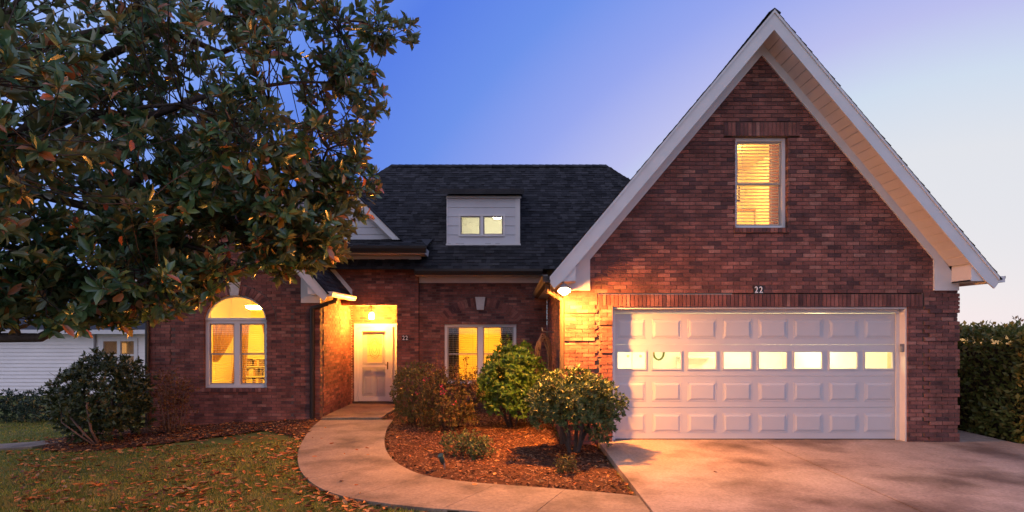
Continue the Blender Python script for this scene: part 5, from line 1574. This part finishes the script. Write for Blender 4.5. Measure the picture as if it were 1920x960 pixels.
# boughs to cluster centres, then twigs to every whorl
cc = WP[g.choice(len(WP), 120, replace=False)]
bo = MB(); BN = [NP]
for c in cc:
    dd = np.linalg.norm(NP - c, axis=1) + 0.6 * np.maximum(0, NP[:, 0] - c[0])
    s = Vector(NP[np.argmin(dd)]); e = Vector(c)
    L_ = (e - s).length
    pts = [s]
    for k in range(1, 5):
        t_ = k / 5
        pts.append(s.lerp(e, t_) + Vector((gr.uniform(-.08, .08) * L_, gr.uniform(-.08, .08) * L_, (0.12 * math.sin(math.pi * t_)) * L_)))
    pts.append(e)
    r_ = 0.008 + 0.010 * L_
    bo.tube(pts, [r_, r_ * .9, r_ * .75, r_ * .6, r_ * .45, r_ * .3], 6, cap=False)
    BN.append(np.array([tuple(a.lerp(b, q / 3)) for a, b in zip(pts[:-1], pts[1:]) for q in range(3)]))
bo.build("boughs", "bark", mg, smooth=True, kind="stuff")
BNP = np.concatenate(BN)
tw = MB(); AX = np.zeros_like(WP)
for i, p in enumerate(WP):
    dd = np.linalg.norm(BNP - p, axis=1)
    s = Vector(BNP[np.argmin(dd)]); e = Vector(p)
    L_ = (e - s).length
    md = s.lerp(e, .55) + Vector((gr.uniform(-.12, .12) * L_, gr.uniform(-.12, .12) * L_, -0.10 * L_))
    if L_ > 0.03: tw.tube([s, md, e], [.0075, .006, .0045], 5, cap=False)
    a = unit(np.array(e - md) + 1e-6) + np.array([0.12, -0.1, 0.28]) + g.normal(size=3) * 0.35
    AX[i] = unit(a)
tw.build("twigs", "twig", mg, kind="stuff")
# leaves: two tiers per twig end
P1, F1 = whorls(WP, AX, 0.168, 8, g, wid=0.60, spread=0.75)
P2, F2 = whorls(WP - AX * 0.10, AX, 0.160, 6, g, wid=0.60, spread=1.2)
P = np.concatenate([P1, P2]); F = np.concatenate([F1, F2])
# droop a share of the leaves
keepm = g.random(len(P)) < 0.93
P, F = P[keepm], F[keepm]
# the leaves that show largest become parts of their own
size = np.linalg.norm(F[:, :, 1], axis=1) / P[:, 1]
px_ = 960 + P[:, 0] * 1100 / P[:, 1]; py_ = 620 - (P[:, 2] - CAMH) * 1100 / P[:, 1]
inview = (px_ > 10) & (px_ < 1000) & (py_ > 5) & (py_ < 700)
order = np.argsort(-(size * inview) - 1e-3 * (P[:, 1] < 6.3))[:300]
order = np.argsort(-np.where(inview, 1.0 / P[:, 1], 0))[:300]
sel = np.zeros(len(P), bool); sel[order] = True
me = scatter("foliage", LEAF_V, LEAF_F, F[~sel], P[~sel])
setp(link("foliage", me, mg, "magnolia_leaf"), kind="stuff")
lm = bpy.data.meshes.new("leaf"); lm.from_pydata(LEAF_V, [], LEAF_F); lm.update(); lm.materials.append(M["magnolia_leaf"])
lm2 = lm.copy(); lm2.materials.clear(); lm2.materials.append(M["magnolia_orange_leaf"])
inv = Matrix.Translation(WORLD_LOC[mg.name]).inverted()
for n_, i in enumerate(np.nonzero(sel)[0]):
    o = bpy.data.objects.new("leaf", lm2 if n_ % 23 == 0 else lm); COL.objects.link(o)
    o.parent = mg
    m4 = Matrix([list(F[i][0]) + [P[i][0]], list(F[i][1]) + [P[i][1]], list(F[i][2]) + [P[i][2]], [0, 0, 0, 1]])
    o.matrix_local = inv @ m4
# turning leaves hanging under the whorls and seed cones
q = g.choice(len(WP), 420, replace=False)
Pq = WP[q] - AX[q] * 0.12 + g.normal(size=(420, 3)) * 0.03
Dq = unit(np.array([0, 0, -1.0]) + g.normal(size=(420, 3)) * 0.5)
add_foliage(mg, Pq, frames(Dq, unit(g.normal(size=(420, 3)))) * (0.13 * (0.6 + .6 * g.random(420)))[:, None, None], "magnolia_orange_leaf", 8, "turning_leaves")["kind"] = "stuff"
cn = MB()
for i in g.choice(len(WP), 46, replace=False):
    c = WP[i] + AX[i] * 0.04
    a = AX[i]
    cn.tube([c + a * t_ for t_ in (0, .02, .05, .08, .1)], [.012, .026, .03, .022, .006], 8)
cn.build("seed_cones", "seed_cone", mg, kind="stuff", smooth=True)

# ------------------------------------------------------------------ lawn, mulch chips, fallen leaves
def on_hard(x, y):
    return in_poly(x, y, walk_poly) or (x > drive_x - .03 and y < 10.3) or in_poly(x, y, pp)
def in_house(x, y):
    return (y > 12.98 and -8.2 < x < 1) or (y > 9.9 and x > .8)
g = np.random.default_rng(200)
pts = []
while len(pts) < 70000:
    n = 20000
    D = 5.6 + (16.5 - 5.6) * g.random(n) ** 1.9
    X = (g.random(n) * 2 - 1) * D * 0.95
    for x, y in zip(X, D):
        if x > 1.5: continue
        if y > 10.5 and x > -7.5: continue
        if on_hard(x, y) or in_house(x, y) or in_poly(x, y, bed_left) or in_poly(x, y, bed_main): continue
        pts.append((x, y))
pts = np.array(pts[:70000])
gz_ = np.array([ground_z(x, y) for x, y in pts])
P = np.column_stack([pts, gz_ - 0.004])
dry = np.array([noise.noise(Vector((x * 0.8, y * 0.8, 4))) for x, y in pts])
D = unit(np.column_stack([g.normal(size=len(P)) * .45, g.normal(size=len(P)) * .45, np.ones(len(P))]))
F = frames(D, unit(np.column_stack([g.normal(size=len(P)), g.normal(size=len(P)), np.zeros(len(P))])))
hgt = 0.042 * (0.5 + g.random(len(P))) * (1 + 0.35 * dry)
F = F * hgt[:, None, None]; F[:, :, 0] *= (0.0075 * (0.7 + 0.1 * P[:, 1]) / hgt)[:, None] / 0.6
link("lawn_grass", scatter("lawn_grass", LEAF2_V, LEAF2_F, F, P), None, "grass_blade")["kind"] = "stuff"

def bed_points(poly, n, mind=0.0):
    X = [p[0] for p in poly]; Y = [p[1] for p in poly]; out = []
    while len(out) < n:
        x, y = g.uniform(min(X), max(X)), g.uniform(min(Y), max(Y))
        if in_poly(x, y, poly): out.append((x, y))
    return np.array(out)
def bed_h(x, y, poly, lift=0.05):
    return ground_z(x, y) + min(lift, 0.015 + edge_dist(x, y, poly) * .25) + 0.018 * noise.noise(Vector((x * 3, y * 3, 0)))
CHIP_V = [(-.5, -.18, 0), (.5, -.14, .02), (.46, .2, 0), (-.44, .16, .03), (0, 0, .16)]
CHIP_F = [(0, 1, 4), (1, 2, 4), (2, 3, 4), (3, 0, 4)]
for poly, n in ((bed_main, 15000), (bed_left, 11000)):
    b = bed_points(poly, n)
    P = np.array([(x, y, bed_h(x, y, poly) + 0.004) for x, y in b])
    a = g.random(n) * 6.283
    D = unit(np.column_stack([np.cos(a), np.sin(a), g.normal(size=n) * .25]))
    F = frames(D, unit(np.column_stack([g.normal(size=n) * .35, g.normal(size=n) * .35, np.ones(n)]))) * (0.042 * (0.5 + g.random(n)))[:, None, None]
    link("mulch_chips", scatter("mulch_chips", CHIP_V, CHIP_F, F, P), None, "mulch_chip")["kind"] = "stuff"

# fallen leaves: curled blades
FL_V = [(0, -.5, .10), (-.17, -.18, .14), (.17, -.18, .10), (-.16, .18, .12), (.15, .2, .15), (0, .5, .12), (0, -.18, 0.0), (0, .18, .0)]
FL_F = [(0, 6, 1), (0, 2, 6), (1, 6, 7), (1, 7, 3), (6, 2, 4), (6, 4, 7), (3, 7, 5), (7, 4, 5)]
lawn_l = []
while len(lawn_l) < 1500:
    D = 5.8 + 6.4 * g.random() ** 1.2; x = -(g.random() ** 0.8) * D * 0.9 + 0.4
    if x > 0.3 or on_hard(x, D) or in_house(x, D) or in_poly(x, D, bed_main): continue
    ed = edge_dist(x, D, walk_poly)
    if in_poly(x, D, bed_left) and g.random() < .15: continue
    v = noise.noise(Vector((x * .9, D * .9, 2)))
    if v < -0.1 and g.random() < .6: continue
    lawn_l.append((x, D))
# drift of leaves along the walkway's left edge
for i in range(130):
    k = g.integers(10, 60); p = Ld[k]; q = Ld[min(k + 1, len(Ld) - 1)]
    nx_, ny_ = -(q[1] - p[1]), (q[0] - p[0]); l = math.hypot(nx_, ny_); off = 0.02 + abs(g.normal()) * .13
    x, y = p[0] + nx_ / l * off, p[1] + ny_ / l * off
    if on_hard(x, y): x, y = p[0] - nx_ / l * off, p[1] - ny_ / l * off
    if not on_hard(x, y): lawn_l.append((x, y))
lawn_l = np.array(lawn_l)
def leaf_M(x, y, z, s):
    a = g.random() * 6.283
    D = np.array([[math.cos(a), math.sin(a), g.normal() * .18]])
    Fm = frames(D, np.array([[g.normal() * .3, g.normal() * .3, 1.0]]))[0] * s
    return Fm, np.array([x, y, z])
order = np.argsort(lawn_l[:, 1])
flm = []
for mm_ in range(3):
    me = bpy.data.meshes.new("fallen_leaf")
    V = [(x * (1 + .2 * mm_), y, z * (1 - .35 * mm_)) for x, y, z in FL_V]
    me.from_pydata(V, [], FL_F); me.update(); me.materials.append(M["dead_leaf"]); flm.append(me)
kinds = ["curled orange brown leaf lying on the lawn grass", "dry rust coloured leaf lying in the mulch", "single dry leaf lying on the concrete walkway"]
def leaf_obj(x, y, z, s, lab, grp, gi):
    Fm, p = leaf_M(x, y, z, s)
    o = bpy.data.objects.new("fallen_leaf", flm[gi % 3]); COL.objects.link(o)
    o.matrix_world = Matrix([list(Fm[0]) + [p[0]], list(Fm[1]) + [p[1]], list(Fm[2]) + [p[2]], [0, 0, 0, 1]])
    setp(o, lab, "leaf", grp)
small = []
cnt = 0
for i in order:
    x, y = lawn_l[i]; s = 0.10 * g.uniform(.5, 1.35)
    bedd = in_poly(x, y, bed_left)
    z = (bed_h(x, y, bed_left) if bedd else ground_z(x, y) + 0.022) + 0.004
    px0 = 960 + x * 1100 / y
    if cnt < 235 and px0 > 0 and not bedd:
        leaf_obj(x, y, z, s, "curled orange brown leaf lying on the lawn grass", "leaves fallen on the lawn", i); cnt += 1
    else:
        small.append((x, y, z, s))
b = bed_points(bed_main, 260)
b = b[b[:, 1] < 11.2]
bo_ = np.argsort(b[:, 1])
for n_, i in enumerate(bo_):
    x, y = b[i]; z = bed_h(x, y, bed_main) + 0.008; s = 0.095 * g.uniform(.5, 1.2)
    if n_ < 40: leaf_obj(x, y, z, s, "dry rust coloured leaf lying in the mulch bed", "leaves fallen in the mulch bed", n_)
    else: small.append((x, y, z, s))
b = bed_points(bed_left, 700)
for x, y in b: small.append((x, y, bed_h(x, y, bed_left) + .008, 0.085 * g.uniform(.5, 1.2)))
wl_ = [(586, 820), (603, 821), (622, 831), (669, 843), (646, 851), (590, 855), (688, 840), (690, 853), (668, 910), (675, 926), (640, 903), (890, 911), (610, 801)]
ORD = ['first', 'second', 'third', 'fourth', 'fifth', 'sixth', 'seventh', 'eighth', 'ninth', 'tenth', 'eleventh', 'twelfth', 'last']
wl_.sort(key=lambda q: q[1])
for n_, (a, b_) in enumerate(wl_):
    x, y = frame_px(a, b_, -0.045)
    leaf_obj(x, y, walk_z(x, y) + 0.004, 0.10 if n_ in (3, 4, 8, 9, 11) else 0.065, ORD[n_] + " dry leaf lying on the walkway counting from the front door", "leaves fallen on the walkway", n_)
for n_, (a, b_) in enumerate([(1341, 886)]):
    x, y = frame_px(a, b_, 0); leaf_obj(x, y, 0.006, 0.06, "lone dark leaf lying on the driveway", "leaves fallen on the driveway", n_)
Fs = []; Ps = []
for x, y, z, s in small:
    Fm, p = leaf_M(x, y, z, s); Fs.append(Fm); Ps.append(p)
link("leaf_litter", scatter("leaf_litter", FL_V, FL_F, np.array(Fs), np.array(Ps)), None, "dead_leaf")["kind"] = "stuff"
